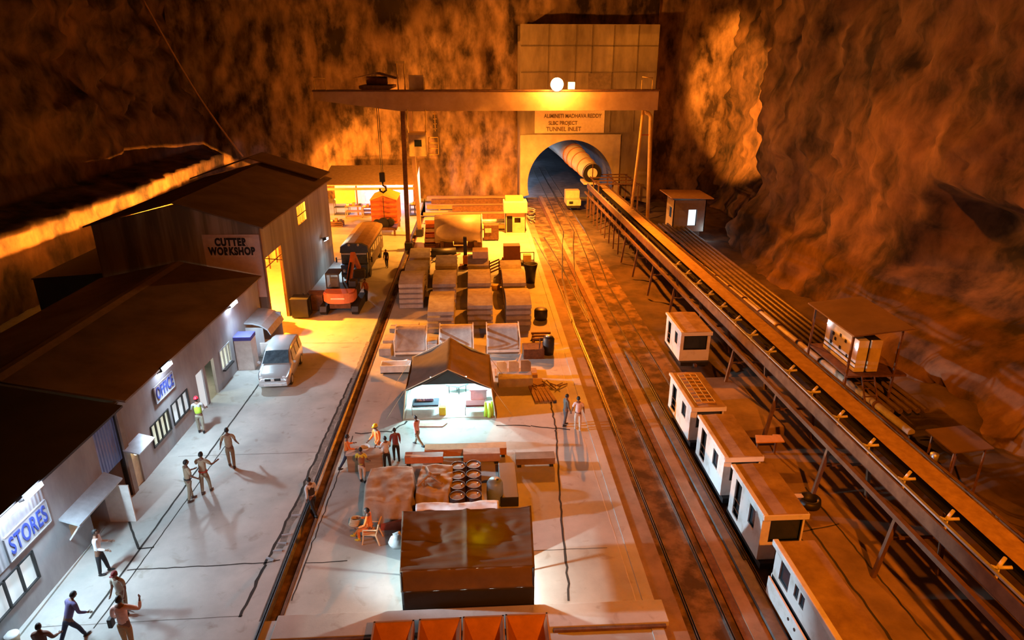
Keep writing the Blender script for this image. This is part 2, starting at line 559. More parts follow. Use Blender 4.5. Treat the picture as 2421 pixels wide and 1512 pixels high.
crack([(-6.0, 64.2), (5.0, 64.2)], 0.06, CRK2, wig=0.0)
crack([(-1.0, 60.2), (5.0, 62.4)], 0.05, CRK2, wig=0.0)
for yy in (50.0, 57.0, 38.0):
    crack([(-11.0, yy), (-7.0, yy - 0.2)], 0.05, CRK2, wig=0.01)

# raised sleeper slab at the near end of the yard
struct(MB().box(-6.25, 5.62, 15.35, 16.25, -0.1, 0.16, 0.02).build('trim', CONC))
struct(MB().box(-14.1, -13.75, 10.0, 21.0, -0.1, 0.07).build('trim', CONC))


# ================================================================ ROCK WALLS
def fb(x, y, z, s, o=5):
    return noise.fractal(Vector((x * s, y * s, z * s)), 1.0, 2.05, o)


def blocky(x, y, z, s):
    p = Vector((x * s, y * s, z * s * 0.9))
    d, pts = noise.voronoi(p)
    return noise.cell(pts[0] * 7.3)


def right_rock(u, v):
    y = -14 + 98 * u
    z = -1 + 42 * v
    x = 25.3 + 0.07 * z
    k = 1 / (1 + math.exp(-(y - 62.5 - 0.10 * (z - 10) - 1.0 * fb(y, z, 2, 0.4, 2)) * 3.0))
    x += 4.6 * k
    if z < 5:
        x -= (5 - z) * 0.38
    al = 1 / (1 + math.exp((y - 36.5 - 0.8 * fb(y, z, 9, 0.5, 2)) * 2.2)) / (1 + math.exp((z - 8.6 - 0.5 * fb(y, z, 4, 0.4, 2)) * 2.6)) / (1 + math.exp((3.0 - z) * 1.6))
    x += 4.6 * al
    x += 1.1 * fb(0, y, z, 0.13, 3) + 0.5 * fb(9, y, z * 1.8, 0.45, 5) + 0.22 * (blocky(3, y, z * 1.5, 0.3) - 0.5)
    return (x, y, z)


struct(MB().grid(260, 120, right_rock).build('wall_right', ROCK, smooth=True))


def back_rock(u, v):
    x = -34 + 66 * u
    z = -1 + 44 * v
    y = 83.2 + 0.04 * z
    if x > 22:
        y += 1.0
    y -= 0.7 * fb(x, 4, z * 0.5, 0.3, 3) + 0.35 * fb(x, 14, z * 0.7, 0.8, 5)
    return (x, max(y, 81.6), z)


bw = MB().grid(180, 110, back_rock)
dele = [f for f in bw.b.faces if 5.6 < f.calc_center_median().x < 17.6 and f.calc_center_median().z < 7.9]
bmesh.ops.delete(bw.b, geom=dele, context='FACES')
struct(bw.build('wall_back', ROCKB, smooth=True))


def left_rock(u, v):
    y = -14 + 99 * u
    x0 = -29.7 - max(0, 60 - y) * 0.06
    if v < 0.22:
        z = -1 + v / 0.22 * 6.5
        x = x0 + 0.25 * fb(3, y, z, 0.8, 4)
    elif v < 0.3:
        t = (v - 0.22) / 0.08
        z = 5.5 + 0.6 * t
        x = x0 - 4.5 * t * (0.5 + 0.5 * min(1, max(0, (84 - y) / 14)))
        z += 0.2 * fb(x, y, 1, 0.6, 4)
    else:
        t = (v - 0.3) / 0.7
        z = 6.1 + 36 * t
        x = x0 - 4.5 * (0.5 + 0.5 * min(1, max(0, (84 - y) / 14))) - 2.5 * t
        x += (1.8 * fb(0, y, z, 0.10, 3) + 0.8 * fb(9, y, z * 1.8, 0.35, 5) + 0.5 * (blocky(3, y, z * 1.3, 0.22) - 0.5)) * min(1, t * 8)
    return (x, y, z)


struct(MB().grid(230, 110, left_rock).build('wall_left', ROCK, smooth=True))

# ---------------------------------------------------------------- tunnel portal
TCX, TR, TZ = 11.2, 5.0, 2.35
pt = thing('tunnel_portal', 'tall concrete portal wall around the tunnel mouth at the back', 'tunnel portal', (12.9, 79.0, 0))


def arch_wall(y0, y1, x0, x1, ztop, r):
    mb = MB()
    arc = []
    n = 40
    for i in range(n + 1):
        t = math.pi * 1.16 * (i / n) - math.pi * 0.08
        arc.append((TCX - r * math.cos(t), max(0, TZ + r * math.sin(t))))
    outer = []
    for ax, az in arc:
        dx, dz = ax - TCX, az - TZ
        # project to rectangle border
        s = 1e9
        if dx < 0: s = min(s, (x0 - TCX) / dx)
        if dx > 0: s = min(s, (x1 - TCX) / dx)
        if dz > 0: s = min(s, (ztop - TZ) / dz)
        if dz < 0: s = min(s, (0 - TZ) / dz)
        outer.append((TCX + dx * s, TZ + dz * s))
    for k in range(n):
        a, b = arc[k], arc[k + 1]
        c, d = outer[k + 1], outer[k]
        pts = [a, b, c]
        # insert rectangle corner when the border turns
        if abs(c[0] - d[0]) > 1e-4 and abs(c[1] - d[1]) > 1e-4:
            corner = (x0 if (a[0] < TCX) else x1, ztop if max(c[1], d[1]) > ztop - 0.01 else 0)
            pts += [corner]
        pts += [d]
        F1 = [mb.b.verts.new((p[0], y0, p[1])) for p in pts]
        F2 = [mb.b.verts.new((p[0], y1, p[1])) for p in pts]
        try:
            mb.b.faces.new(F1); mb.b.faces.new(F2[::-1])
            mb.b.faces.new((F1[0], F1[1], F2[1], F2[0]))
            mb.b.faces.new((F1[-1], F1[2], F2[2], F2[-1]))
        except ValueError:
            pass
    return mb


arch_wall(79.0, 83.5, 5.3, 20.6, 19.5, TR).build('upper_wall', PORTAL, pt, world=True)
arch_wall(78.65, 79.0, 5.35, 16.9, 7.95, TR).build('arch_surround', mat('portal_lower', (0.50, 0.41, 0.30), (0.36, 0.28, 0.2), rough=0.8, scale=0.7, bump=0.1), pt, world=True)
mb = MB()
for xx in (8.4, 11.4, 13.2, 15.6, 18.3):
    mb.box(xx - 0.05, xx + 0.05, 78.93, 79.0, 8.2, 19.4)
for zz in (10.9, 14.6, 17.3):
    mb.box(5.4, 20.5, 78.93, 79.0, zz - 0.05, zz + 0.05)
mb.build('panel_joint', mat('joint_brown', (0.15, 0.11, 0.08), bump=0), pt, world=True)
MB().box(12.9, 15.5, 78.90, 79.0, 10.9, 14.5).build('recess_panel', mat('dark_panel', (0.22, 0.16, 0.11), (0.14, 0.10, 0.07), bump=0.1), pt, world=True)
tl = MB()
n = 28
seg = []
for k in range(41):
    yy = 78.7 + k * 1.6
    ring = [tl.b.verts.new((TCX - TR * math.cos(t) - max(0, yy - 82) * 0.03, yy, TZ + TR * math.sin(t))) for t in [math.pi * 1.16 * (i / n) - math.pi * 0.08 for i in range(n + 1)]]
    seg.append(ring)
for a, b in zip(seg, seg[1:]):
    for i in range(n):
        tl.b.faces.new((a[i], a[i + 1], b[i + 1], b[i])).smooth = True
tl.build('tunnel_lining', mat('lining', (0.30, 0.31, 0.33), (0.16, 0.17, 0.19), rough=0.6, scale=0.6, bump=0.2), pt, world=True)
struct(MB().box(4.8, 17.6, 83.0, 150, -0.4, -0.05).build('floor', mat('tunnel_floor', (0.22, 0.23, 0.25), (0.10, 0.10, 0.11), rough=0.5, scale=1, bump=0.3)))
MB().box(1, 20, 149, 150, -1, 9).build('tunnel_end', DARK, pt, world=True)
for i, yy in enumerate((84.5, 96, 112, 128)):
    lp = MB().tube([(6.9 - 0.35 + i * -0.3, yy, 3.6), (6.9 - 0.35 + i * -0.3, yy + 1.2, 3.6)], 0.07, 8).build('tube_lamp', TUBE)
    tag(lp, ['white tube lamp just inside the tunnel mouth on the left', 'second tube lamp inside the tunnel', 'third tube lamp deep in the tunnel', 'farthest tube lamp deep in the tunnel'][i], 'lamp', 'tube lamps along the tunnel wall')
    lamp('POINT', 'tunnel_tube_light', (7.4 - i * 0.3, yy + 0.6, 3.5), (0.5, 0.68, 1.0), 260 if i else 160, radius=0.2)

sg = thing('portal_sign', 'painted sign board with project lettering above the tunnel mouth', 'sign', (10.96, 78.96, 8.1))
MB().box(6.99, 14.94, 78.90, 79.0, 8.1, 10.54).build('board', mat('sign_tan', (0.72, 0.56, 0.38), (0.62, 0.47, 0.31), rough=0.7, bump=0.05), sg, world=True)
for i, (tx, cxx, zz, ss, k) in enumerate([('ALIMINETI MADHAVA REDDY', 11.3, 9.95, 0.62, 0.80), ('SLBC PROJECT', 10.2, 9.18, 0.60, 0.85), ('TUNNEL INLET', 10.3, 8.52, 0.66, 0.9)]):
    text_mesh('lettering', tx, ss, mat('brown_lettering', (0.16, 0.10, 0.06), bump=0), sg, Matrix.Translation((cxx - 10.96, -0.08, zz - 8.1)) @ FACE_NY, sx=k)


# ================================================================ RAIL TRACKS
def rail(mb, pts, wd=0.07, h=0.14, z=0.0):
    for p, q in zip(pts, pts[1:]):
        mb.bar((p[0], p[1], z - h / 2), (q[0], q[1], z - h / 2), 0.035, h)
        mb.bar((p[0], p[1], z - 0.02), (q[0], q[1], z - 0.02), wd, 0.04)
        mb.bar((p[0], p[1], z - h), (q[0], q[1], z - h), wd * 1.8, 0.02)
    return mb


def track(label, left, right, z, cat='railway track', sleepers=True, every=1.4):
    t = thing('rail_track', label, cat, (left[0][0] + 0.4, left[0][1], z - 0.2))
    rail(MB(), left, z=z).build('rail', RAIL, t, world=True)
    rail(MB(), right, z=z).build('rail', RAIL, t, world=True)
    return t


track('left narrow-gauge track running from the tunnel down to the near edge', [(6.40, -8), (6.38, 22), (6.34, 34), (6.27, 40), (6.44, 44.5), (6.79, 50.5), (8.0, 60), (8.75, 65), (8.93, 79), (9.2, 108)], [(7.40, -8), (7.42, 22), (7.34, 34), (7.38, 40), (7.53, 47), (8.02, 52.3), (9.0, 60), (9.8, 65), (9.95, 79), (10.2, 108)], 0.02)
track('short curved branch track joining the left track from the far left', [(6.24, 41), (6.27, 46.2), (6.22, 51.5), (5.9, 57), (5.62, 63)], [(7.34, 41), (7.25, 45.6), (7.12, 52.1), (6.85, 58), (6.6, 63)], 0.015)
track('right track carrying the white man-rider cabins', [(9.12, -8), (9.12, 30), (9.1, 48), (9.6, 56), (10.1, 66), (10.2, 108)], [(10.02, -8), (10.06, 30), (10.0, 48), (10.55, 56), (11.0, 66), (11.1, 108)], 0.03)
cr = thing('crane_rail', 'long bright crane rail in a muddy trench left of the tents', 'crane rail', (rail_x(15), 15, -0.16))
rail(MB(), [(rail_x(6) - 0.12, 6), (rail_x(a1) - 0.12, a1)], wd=0.11, h=0.22, z=0.10).build('rail', STEEL, cr, world=True)
MB().bar((rail_x(16.4) + 0.36, 16.4, -0.03), (rail_x(72) + 0.36, 72, -0.03), 0.10, 0.10).build('edge_angle', RUST, cr, world=True)
for i, (px, py, rz) in enumerate([(-7.02, 20.2, 0.2), (-7.05, 19.75, -0.1), (-7.1, 19.35, 0.05), (-7.25, 18.95, -0.5), (-6.95, 21.3, 0.05)]):
    o = base_at(MB().box(-0.16, 0.16, -0.035, 0.035, 0.0, 0.05, rot=Matrix.Rotation(rz, 4, 'Z')).build('steel_clip', GALV), (0, 0, 0))
    o.location = (px, py, 0)
    tag(o, 'small pale rail clip lying in the crack beside the crane rail', 'clip', 'rail clips by the crane rail')
pp = MB().bar((rail_x(15.4) + 0.3, 15.28, 0.08), (-3.1, 15.3, 0.08), 0.1).build('lit_edge_strip', RUST)  # orange light on the slab's front edge, painted as a rust-brown strip
tag(base_at(pp, (-4.8, 15.28, 0.03)), 'rust-brown strip painted for the orange-lit slab edge left of the hoppers', 'bar')
pp = MB().bar((2.1, 15.28, 0.08), (5.5, 15.26, 0.08), 0.1).build('lit_edge_strip', RUST)  # same painted light on the slab edge, right side
tag(base_at(pp, (3.8, 15.28, 0.03)), 'rust-brown strip painted for the orange-lit slab edge right of the hoppers', 'bar')


# ================================================================ BUILDINGS
OA = math.atan2(0.65, 17.48)
O0 = (-13.89, 16.53, 0)


def window_unit(parent, y0, y1, z0, z1, n, glass, x=0.0, fm=BLACK):
    w_ = MB()
    t = 0.05
    w_.box(x - 0.03, x + 0.04, y0, y1, z0, z0 + t).box(x - 0.03, x + 0.04, y0, y1, z1 - t, z1)
    for i in range(n + 1):
        yy = y0 + (y1 - y0) * i / n
        w_.box(x - 0.03, x + 0.04, yy - t / 2 - 0.01, yy + t / 2 + 0.01, z0, z1)
    f = w_.build('window', fm, parent)
    MB().box(x - 0.10, x - 0.08, y0, y1, z0, z1).build('pane', glass, f)
    return f


def gable_roof(parent, y0, y1, xe, ze, xr, zr, xl, zl, m, th=0.08, name='roof'):
    return MB().prism([(xe, ze), (xr, zr), (xl, zl), (xl, zl - th), (xr, zr - th), (xe, ze - th)], 'y', y0, y1).build(name, m, parent)


# stores
st = thing('stores_building', 'long low stores building with dark roof at the left edge', 'building', O0, -OA)
MB().panel('x', -0.15, 0.15, -9, 5.0, 0, 3.95, [(-2.2, 0.98, 0.87, 1.9), (2.75, 3.4, 0.95, 1.45), (3.85, 4.8, 0, 1.75)]).build('wall', WALLC, st)
MB().box(0.0, 0.03, -6, 2.05, 2.15, 3.92).build('sheet_cladding', SHEET, st)
MB().box(-8.8, -0.15, 4.85, 5.0, 0, 3.95).build('wall', WALLC, st)
MB().box(-8.8, -8.6, -9, 6.4, 0, 3.95).build('wall', WALLC, st)
gable_roof(st, -9, 6.45, 0.40, 3.98, -4.35, 4.93, -9.2, 3.9, ROOFD)
window_unit(st, -2.2, 0.98, 0.87, 1.9, 5, LIT_WIN)
MB().box(-0.10, -0.06, 2.75, 3.4, 0.95, 1.45).build('serving_hatch', CREAM, st)
MB().prism([(0.0, 1.98), (0.62, 1.72), (0.62, 1.66), (0.0, 1.9)], 'y', 2.4, 5.1).build('canopy', GALV, st)
MB().bar((0.0, 2.65, 0.95), (0.55, 2.65, 1.68), 0.07, 0.05).build('canopy_bracket', WHITE, st)
MB().box(0.0, 0.95, 4.78, 4.83, 0.02, 1.6).build('door_leaf', WHITE, st)
MB().box(-0.9, -0.85, 3.5, 5.0, 0, 2).build('door_recess_shade', DARK, st)

# gated passage between stores and office
gp = thing('passage_gate', 'blue corrugated gate closing the passage between stores and office', 'gate', (-14.0, 22.4, 0), -OA)
MB().box(0.20, 0.26, -0.86, 0.62, 1.7, 3.82).build('blue_panel', corrugated('gate_sheet', (0.20, 0.27, 0.55), (0.13, 0.18, 0.40), 0.17, axis='Y'), gp)
MB().box(0.14, 0.30, 0.58, 0.68, 0, 3.9).build('gate_post', BLACK, gp)
MB().box(-0.8, -0.7, -0.9, 0.6, 0, 3.9).build('side_panel', WALLC, gp)
o = MB().lathe((0, 0, 0), [(0.0, 0.0), (0.26, 0.02), (0.28, 0.5), (0.22, 0.9), (0.12, 1.15), (0.0, 1.2)], 12).build('red_bundle', mat('red_cloth', (0.65, 0.03, 0.03), (0.4, 0.02, 0.02), bump=0.4, scale=5))
o.location = (-13.72, 21.75, 0)
tag(o, 'red cloth bundle standing in the passage beside the blue gate', 'bundle')

of = thing('office_building', 'long grey office building with brown gabled roof', 'building', O0, -OA)
holes = [(8.54, 10.08, 0.83, 1.85), (10.4, 11.98, 0.83, 1.85), (13.05, 13.85, 0, 2.0), (14.1, 15.15, 0, 1.98), (15.9, 17.25, 0.88, 1.98), (6.68, 7.4, 0.0, 1.7)]
MB().panel('x', -0.15, 0.15, 6.55, 22.4, 0, 3.95, holes).build('wall', WALLC, of)
MB().box(-8.8, -0.15, 6.6, 6.75, 0, 3.95).build('wall', WALLC, of)
MB().box(-0.15, 0.06, 6.5, 6.78, 0, 3.92).build('corner_pier', mat('pier', (0.30, 0.27, 0.25), bump=0.05), of)
gable_roof(of, 6.75, 22.4, 0.34, 4.0, -4.35, 4.90, -9.2, 3.9, ROOFO)
MB().prism([(-4.0, 4.87), (-4.35, 4.97), (-4.8, 4.87), (-4.35, 4.91)], 'y', 6.75, 22.3).build('ridge_cap', mat('ridge', (0.42, 0.30, 0.20), bump=0.05), of)
window_unit(of, 8.54, 10.08, 0.83, 1.85, 4, LIT_WARM)
window_unit(of, 10.4, 11.98, 0.83, 1.85, 3, LIT_WIN)
window_unit(of, 15.9, 17.25, 0.88, 1.98, 3, LIT_WARM, fm=GALV)
MB().box(-0.10, -0.06, 6.7, 7.38, 0.02, 1.68).build('door', CREAM, of)
MB().box(-0.10, -0.06, 13.08, 13.82, 0.02, 1.98).build('door', LIT_WIN, of)
MB().box(-2.0, -1.9, 13.5, 16.0, 0.02, 2.6).build('room_partition', WHITE, of)
MB().prism([(0.0, 2.05), (0.6, 1.85), (0.6, 1.80), (0.0, 1.99)], 'y', 6.45, 7.7).build('canopy', GALV, of)
MB().sphere((0.12, 7.0, 1.55), 0.07).build('bulb', mat('bulb_warm', (1, 1, 1), bump=0, emit=(1.0, 0.85, 0.5), es=6), of)
MB().box(0.0, 0.16, 16.0, 17.2, 0.8, 0.88).build('window_sill', BLACK, of)
lamp('POINT', 'office_room_light', (-15.0, 30.9, 2.2), (0.95, 1.0, 0.75), 160, radius=0.2)


def sign(name, label, y0, y1, z0, z1, skew, body, size, sx):
    s = thing(name, label, 'sign', (O0[0], O0[1], 0), -OA)
    yc, zc = (y0 + y1) / 2, (z0 + z1) / 2
    m_ = MB()
    m_.box(0.035, 0.07, y0, y1, z0, z1)
    m_.build('board', SIGNP, s)
    fr = MB()
    fr.box(0.03, 0.085, y0 - 0.03, y0, z0, z1).box(0.03, 0.085, y1, y1 + 0.03, z0, z1).box(0.03, 0.085, y0, y1, z1, z1 + 0.03).box(0.03, 0.085, y0, y1, z0 - 0.03, z0)
    fr.build('frame', mat('frame_grey', (0.3, 0.3, 0.32), bump=0), s)
    text_mesh('lettering', body, size, LETTER, s, Matrix.Translation((0.085, yc, zc)) @ FACE_X, bold=0.012, sx=sx, space=1.12)
    return s


sign('stores_sign', 'white board with blue STORES lettering on the stores wall', 0.12, 2.0, 2.22, 3.02, 0, 'STORES', 0.80, 0.56)
sign('office_sign', 'small board with blue OFFICE lettering under the middle wall lamp', 9.28, 10.95, 2.52, 3.22, 0, 'OFFICE', 0.72, 0.60)

# lean-to corner of the office near the workshop
pc = thing('porch_shed', 'small grey porch shed with curved sheet roof against the office end', 'shed', (-13.2, 35.3, 0), -OA)
MB().box(0.0, 1.0, 0.9, 0.98, 0, 1.75).build('side_wall', WALLC, pc)
MB().box(0.0, 1.35, 3.1, 3.2, 0, 1.9).build('side_wall', WALLC, pc)
MB().prism([(0.0, 2.1), (0.5, 2.08), (0.95, 1.95), (1.3, 1.7), (1.45, 1.35), (1.4, 1.35), (1.25, 1.65), (0.9, 1.88), (0.5, 2.0), (0.0, 2.02)], 'y', 0.8, 3.3).build('curved_roof', GALV, pc)
o = MB().box(-0.45, 0.45, -0.42, 0.42, 0, 1.75, 0.02).build('white_locker', WHITE)
o.location = (-12.75, 34.75, 0)
tag(o, 'tall white locker in front of the porch shed', 'locker')
o = MB().box(-0.47, 0.47, -0.44, 0.44, 0, 0.22, 0.02).build('ice_box', mat('blue_box', (0.08, 0.08, 0.4), bump=0))
o.location = (-12.75, 34.75, 1.75)
tag(o, 'blue and white box lying on top of the tall white locker', 'box')
o = MB().box(-0.35, 0.35, -0.3, 0.3, 0.15, 0.85, 0.03).box(-0.38, 0.38, -0.33, 0.33, 0, 0.15).build('generator_unit', WHITE)
o.location = (-12.1, 36.4, 0)
tag(o, 'low white appliance box on the ground beside the porch shed', 'appliance')

# cutter workshop
WA = math.atan2(0.59, 16.47)
W0 = (-12.58, 39.15, 0)
ws = thing('workshop_building', 'tall cutter workshop shed with brown gable roof', 'building', W0, -WA)
MB().prism([(-9.6, 0), (0, 0), (0, 6.95), (-4.6, 8.25), (-9.6, 7.05)], 'y', 0, 0.15).build('gable_wall', WSWALL, ws)
MB().panel('x', -0.12, 0.12, 0.15, 16.5, 0, 6.9, [(0.35, 3.5, 0, 4.9), (7.65, 9.8, 5.15, 6.45)]).build('side_wall', WSSIDE, ws)
MB().box(-9.6, -9.48, 0.15, 16.5, 0, 7.0).build('side_wall', WSSIDE, ws)
MB().prism([(-9.6, 0), (0, 0), (0, 6.95), (-4.6, 8.25), (-9.6, 7.05)], 'y', 16.5, 16.6).build('gable_wall', WSWALL, ws)
gable_roof(ws, -0.35, 17.0, 0.35, 6.93, -4.6, 8.42, -9.9, 7.05, ROOF)
gable_roof(ws, 14.2, 17.6, 0.1, 7.35, -5.2, 8.95, -9.9, 7.4, ROOF, name='rear_roof')
MB().box(-3.35, -0.02, -0.03, 0.0, 2.6, 6.45).build('whitewash_panel', SIGNO, ws)
MB().bar((0.02, -0.02, 0), (0.02, -0.02, 6.95), 0.1).build('corner_post', mat('post_brown', (0.25, 0.14, 0.08), bump=0), ws)
MB().box(-0.2, 0.0, 3.5, 3.62, 0, 5.0).build('door_jamb', RUST, ws)
mb = MB()
for yy in (8.2, 8.7, 9.3):
    mb.bar((0, yy, 5.15), (0, yy, 6.45), 0.05)
mb.bar((0, 7.65, 5.8), (0, 9.8, 5.8), 0.05)
mb.build('window_bars', BLACK, ws)
mb = MB()
for yy in (1.2, 2.6):
    mb.bar((-0.06, yy, 4.0), (-0.06, yy, 4.9), 0.06)
mb.bar((-0.06, 0.35, 4.3), (-0.06, 3.5, 4.3), 0.06).bar((-0.06, 0.35, 4.9), (-0.06, 3.5, 3.9), 0.05)
mb.build('door_track', RUST, ws)
MB().prism([(-9.6, 4.0), (-14.2, 3.68), (-14.2, 3.60), (-9.6, 3.92)], 'y', 0.5, 36).build('light_cutoff_roof', ROOFD, ws)  # added roof, cuts the lamp light to a band on the left cliff
MB().box(-14.1, -14.0, 0.5, 36, 0, 3.08).prism([(-14.1, 0), (-9.6, 0), (-9.6, 3.95), (-14.1, 3.64)], 'y', 0.5, 0.6).prism([(-14.1, 0), (-9.6, 0), (-9.6, 3.95), (-14.1, 3.64)], 'y', 35.9, 36.0).build('light_cutoff_wall', ROOFD, ws)  # added wall and ends, leaving only a slot for that light band
sg = thing('workshop_sign', 'painted panel reading CUTTER WORKSHOP on the gable wall', 'sign', (W0[0], W0[1], 0), -WA)
MB().box(-3.0, -0.45, -0.07, -0.035, 5.12, 6.3).build('board', mat('sign_cream2', (0.75, 0.60, 0.52), bump=0), sg)
text_mesh('lettering', 'CUTTER', 0.62, LETTERK, sg, Matrix.Translation((-1.72, -0.085, 6.0)) @ FACE_NY, bold=0.035, sx=0.72, space=1.15)
text_mesh('lettering', 'WORKSHOP', 0.62, LETTERK, sg, Matrix.Translation((-1.72, -0.085, 5.45)) @ FACE_NY, bold=0.035, sx=0.70, space=1.15)
mc = thing('cutter_machine', 'orange machine standing inside the workshop doorway', 'machine', (-14.0, 41.6, 0))
MB().box(-0.5, 0.5, -0.5, 0.5, 0.4, 1.7, 0.05).build('body', ORANGE, mc)
MB().lathe((0, 0, 1.7), [(0.45, 0), (0.45, 0.2), (0.3, 0.4), (0.28, 0.8), (0.0, 0.85)], 16).build('head', ORANGE, mc)
MB().box(-0.8, 0.8, -0.7, 0.7, 0, 0.5, 0.03).build('base', BLACK, mc)
MB().bar((-0.5, -0.5, 1.4), (-0.9, -0.9, 2.2), 0.12).bar((-0.9, -0.9, 2.2), (-0.3, -0.6, 2.6), 0.1).build('arm', WHITE, mc)
mc = thing('work_bench', 'cluttered steel work bench just inside the workshop doorway', 'bench', (-13.4, 40.3, 0))
MB().box(-0.5, 0.5, -0.3, 0.3, 0.8, 0.86).build('top', RUST, mc)
for sx_ in (-0.45, 0.45):
    for sy_ in (-0.25, 0.25):
        MB().box(sx_ - 0.03, sx_ + 0.03, sy_ - 0.03, sy_ + 0.03, 0, 0.8).build('leg', RUST, mc)
for i, (px, pz, l) in enumerate([(4.5, 1.3, 1.3), (5.9, 1.1, 1.0)]):
    c = thing('tool_container', ['black steel container against the workshop side wall by the doorway', 'brown steel container beside the black one near the excavator'][i], 'container', (W0[0] + 0.95 + i * 0.7, W0[1] + px - 1.0, 0), -WA)
    MB().box(-0.55, 0.55, -0.5, 0.5, 0.05, pz, 0.03).build('body', [BLACK, RUST][i], c)
    MB().box(-0.58, 0.58, -0.53, 0.53, pz, pz + 0.05).build('lid', [BLACK, RUST][i], c)


# ---------------------------------------------------------------- wall floodlights
def wall_lamp(label, loc, watts, col=COOL, wide=0.8, beam=0, aim=0.0):
    t = thing('wall_floodlight', label, 'floodlight', loc, -OA, 'cool white floodlights on the left buildings')
    MB().prism([(0.0, 0.05), (0.28, 0.12), (0.34, -0.06), (0.1, -0.16), (0.0, -0.1)], 'y', -wide / 2, wide / 2).build('housing', BLACK, t)
    MB().prism([(0.14, -0.20), (0.40, -0.04), (0.37, 0.10), (0.10, -0.14)], 'y', -wide / 2 + 0.03, wide / 2 - 0.03).build('lamp_face', LAMPW, t)
    MB().bar((-0.25, 0, 0.05), (0.02, 0, 0.05), 0.05).build('bracket', BLACK, t)
    M = Matrix.Translation(loc) @ Matrix.Rotation(-OA, 4, 'Z')
    p = M @ Vector((0.42, 0, -0.22))
    lamp('SPOT', 'wall_lamp_light', p, col, watts * 0.66, p + Vector((1.0, 0.05, -0.95)), 168, 0.7, 0.12)
    if beam:
        lamp('SPOT', 'wall_lamp_beam', p, col, beam, p + Vector((1.0, aim, -0.18)), 27, 0.5, 0.12)
    return t


wall_lamp('bright white floodlight on the office eave above the OFFICE sign', (-13.42, 26.47, 3.92), 1500, beam=15000, aim=-0.05)
wall_lamp('bright white floodlight near the far end of the office eave', (-13.2, 34.33, 3.88), 1150, beam=13000, aim=0.0)
wall_lamp('bright white floodlight above the STORES sign', (-13.75, 17.75, 3.9), 900, beam=16000, aim=0.02)
wall_lamp('wide white floodlight at the left edge beside the stores one', (-13.8, 16.7, 3.9), 900, wide=0.8)
wall_lamp('white lamp shining down the workshop side wall beside the truck', (-11.95, 52.25, 2.85), 900, wide=0.3)


# ================================================================ GANTRY CRANE
GY = 59.0
BEAMM = mat('crane_beam', (0.50, 0.34, 0.20), (0.36, 0.23, 0.13), rough=0.6, bump=0.03, scale=0.8)
gc = thing('gantry_crane', 'tall gantry crane spanning the yard in front of the tunnel wall', 'gantry crane', (-5.8, GY, 0))
MB().prism([(-13.0, 13.5), (15.6, 13.5), (15.6, 11.95), (-6.0, 11.95), (-13.0, 12.85)], 'y', GY - 0.35, GY + 0.35).build('girder', BEAMM, gc, world=True)
MB().box(-13.05, 15.65, GY - 0.5, GY + 0.5, 13.5, 13.62).build('girder_flange', RUST, gc, world=True)
MB().prism([(-12.8, 13.5), (15.4, 13.5), (15.4, 12.0), (-6.0, 12.0), (-12.8, 12.85)], 'y', GY + 2.6, GY + 3.2).build('girder', BEAMM, gc, world=True)
MB().bar((-6.02, GY, 0.15), (-5.85, GY, 12.0), 0.36, 0.42).build('leg', RUST, gc, world=True)
MB().bar((-5.35, GY + 5.2, 0.15), (-5.55, GY + 3.0, 12.0), 0.36, 0.36).build('leg', BEAMM, gc, world=True)
MB().box(-6.3, -5.6, GY - 0.5, GY + 0.5, 0.1, 0.75, 0.03).build('wheel_bogie', BLACK, gc, world=True)
MB().box(-5.7, -5.0, GY + 4.6, GY + 5.7, 0.1, 0.7, 0.03).build('wheel_bogie', BLACK, gc, world=True)
MB().tube([(14.45, GY, 11.95), (14.3, GY, 8.5), (14.0, GY, 3.5)], 0.13, 8).build('leg', YELC, gc, world=True)
MB().tube([(14.6, GY, 11.75), (14.95, GY, 11.65), (15.15, GY, 11.4), (15.35, GY, 7), (15.6, GY, 0.5)], 0.17, 8).build('leg', YELC, gc, world=True)
MB().bar((14.4, GY, 9.9), (15.2, GY, 9.9), 0.08).build('brace', REDP, gc, world=True)
hp = MB()
hp.tube([(-6.1, GY, 13.6), (-6.15, GY, 15.75)], 0.05, 6).tube([(-5.55, GY, 13.6), (-5.55, GY, 15.7)], 0.05, 6)
hp.box(-6.25, -5.45, GY - 0.1, GY + 0.3, 15.65, 15.85)
hp.build('top_frame', YELC, gc, world=True)
MB().box(-5.2, -4.0, GY - 0.2, GY + 0.6, 13.6, 14.75).build('electric_cabinet', mat('cabinet', (0.45, 0.33, 0.2), bump=0), gc, world=True)
MB().box(-3.98, -3.88, GY - 0.3, GY - 0.1, 13.6, 14.6).build('cabinet_post', YELC, gc, world=True)
cb = MB().panel('y', GY - 1.4, 0.06, -5.35, -3.95, 8.5, 10.15, [(-4.9, -4.3, 9.2, 9.75)]).box(-5.35, -5.29, GY - 1.4, GY, 8.5, 10.15).box(-4.01, -3.95, GY - 1.4, GY, 8.5, 10.15).box(-5.35, -3.95, GY - 1.4, GY, 8.42, 8.5)
cbo = cb.build('operator_cab', mat('cab_tan', (0.55, 0.42, 0.26), bump=0), gc, world=True)
MB().box(-4.9, -4.3, GY - 1.36, GY - 1.34, 9.2, 9.75).build('cab_window', GLASS, cbo, world=True)
MB().box(-5.4, -3.9, GY - 1.45, GY + 0.05, 10.15, 10.3).build('cab_roof', YELC, cbo, world=True)
for _a, _b in ((-5.3, -5.45), (-3.95, -3.95)):
    MB().tube([(_a, GY - 1.2, 10.2), (_b, GY - 0.3, 12.1)], 0.055, 6).build('cab_hanger', YELC, gc, world=True)
ld = MB()
for xx in (-3.75, -2.95):
    ld.tube([(xx, GY - 1, 8.5), (xx, GY - 1, 9.9)], 0.035, 6)
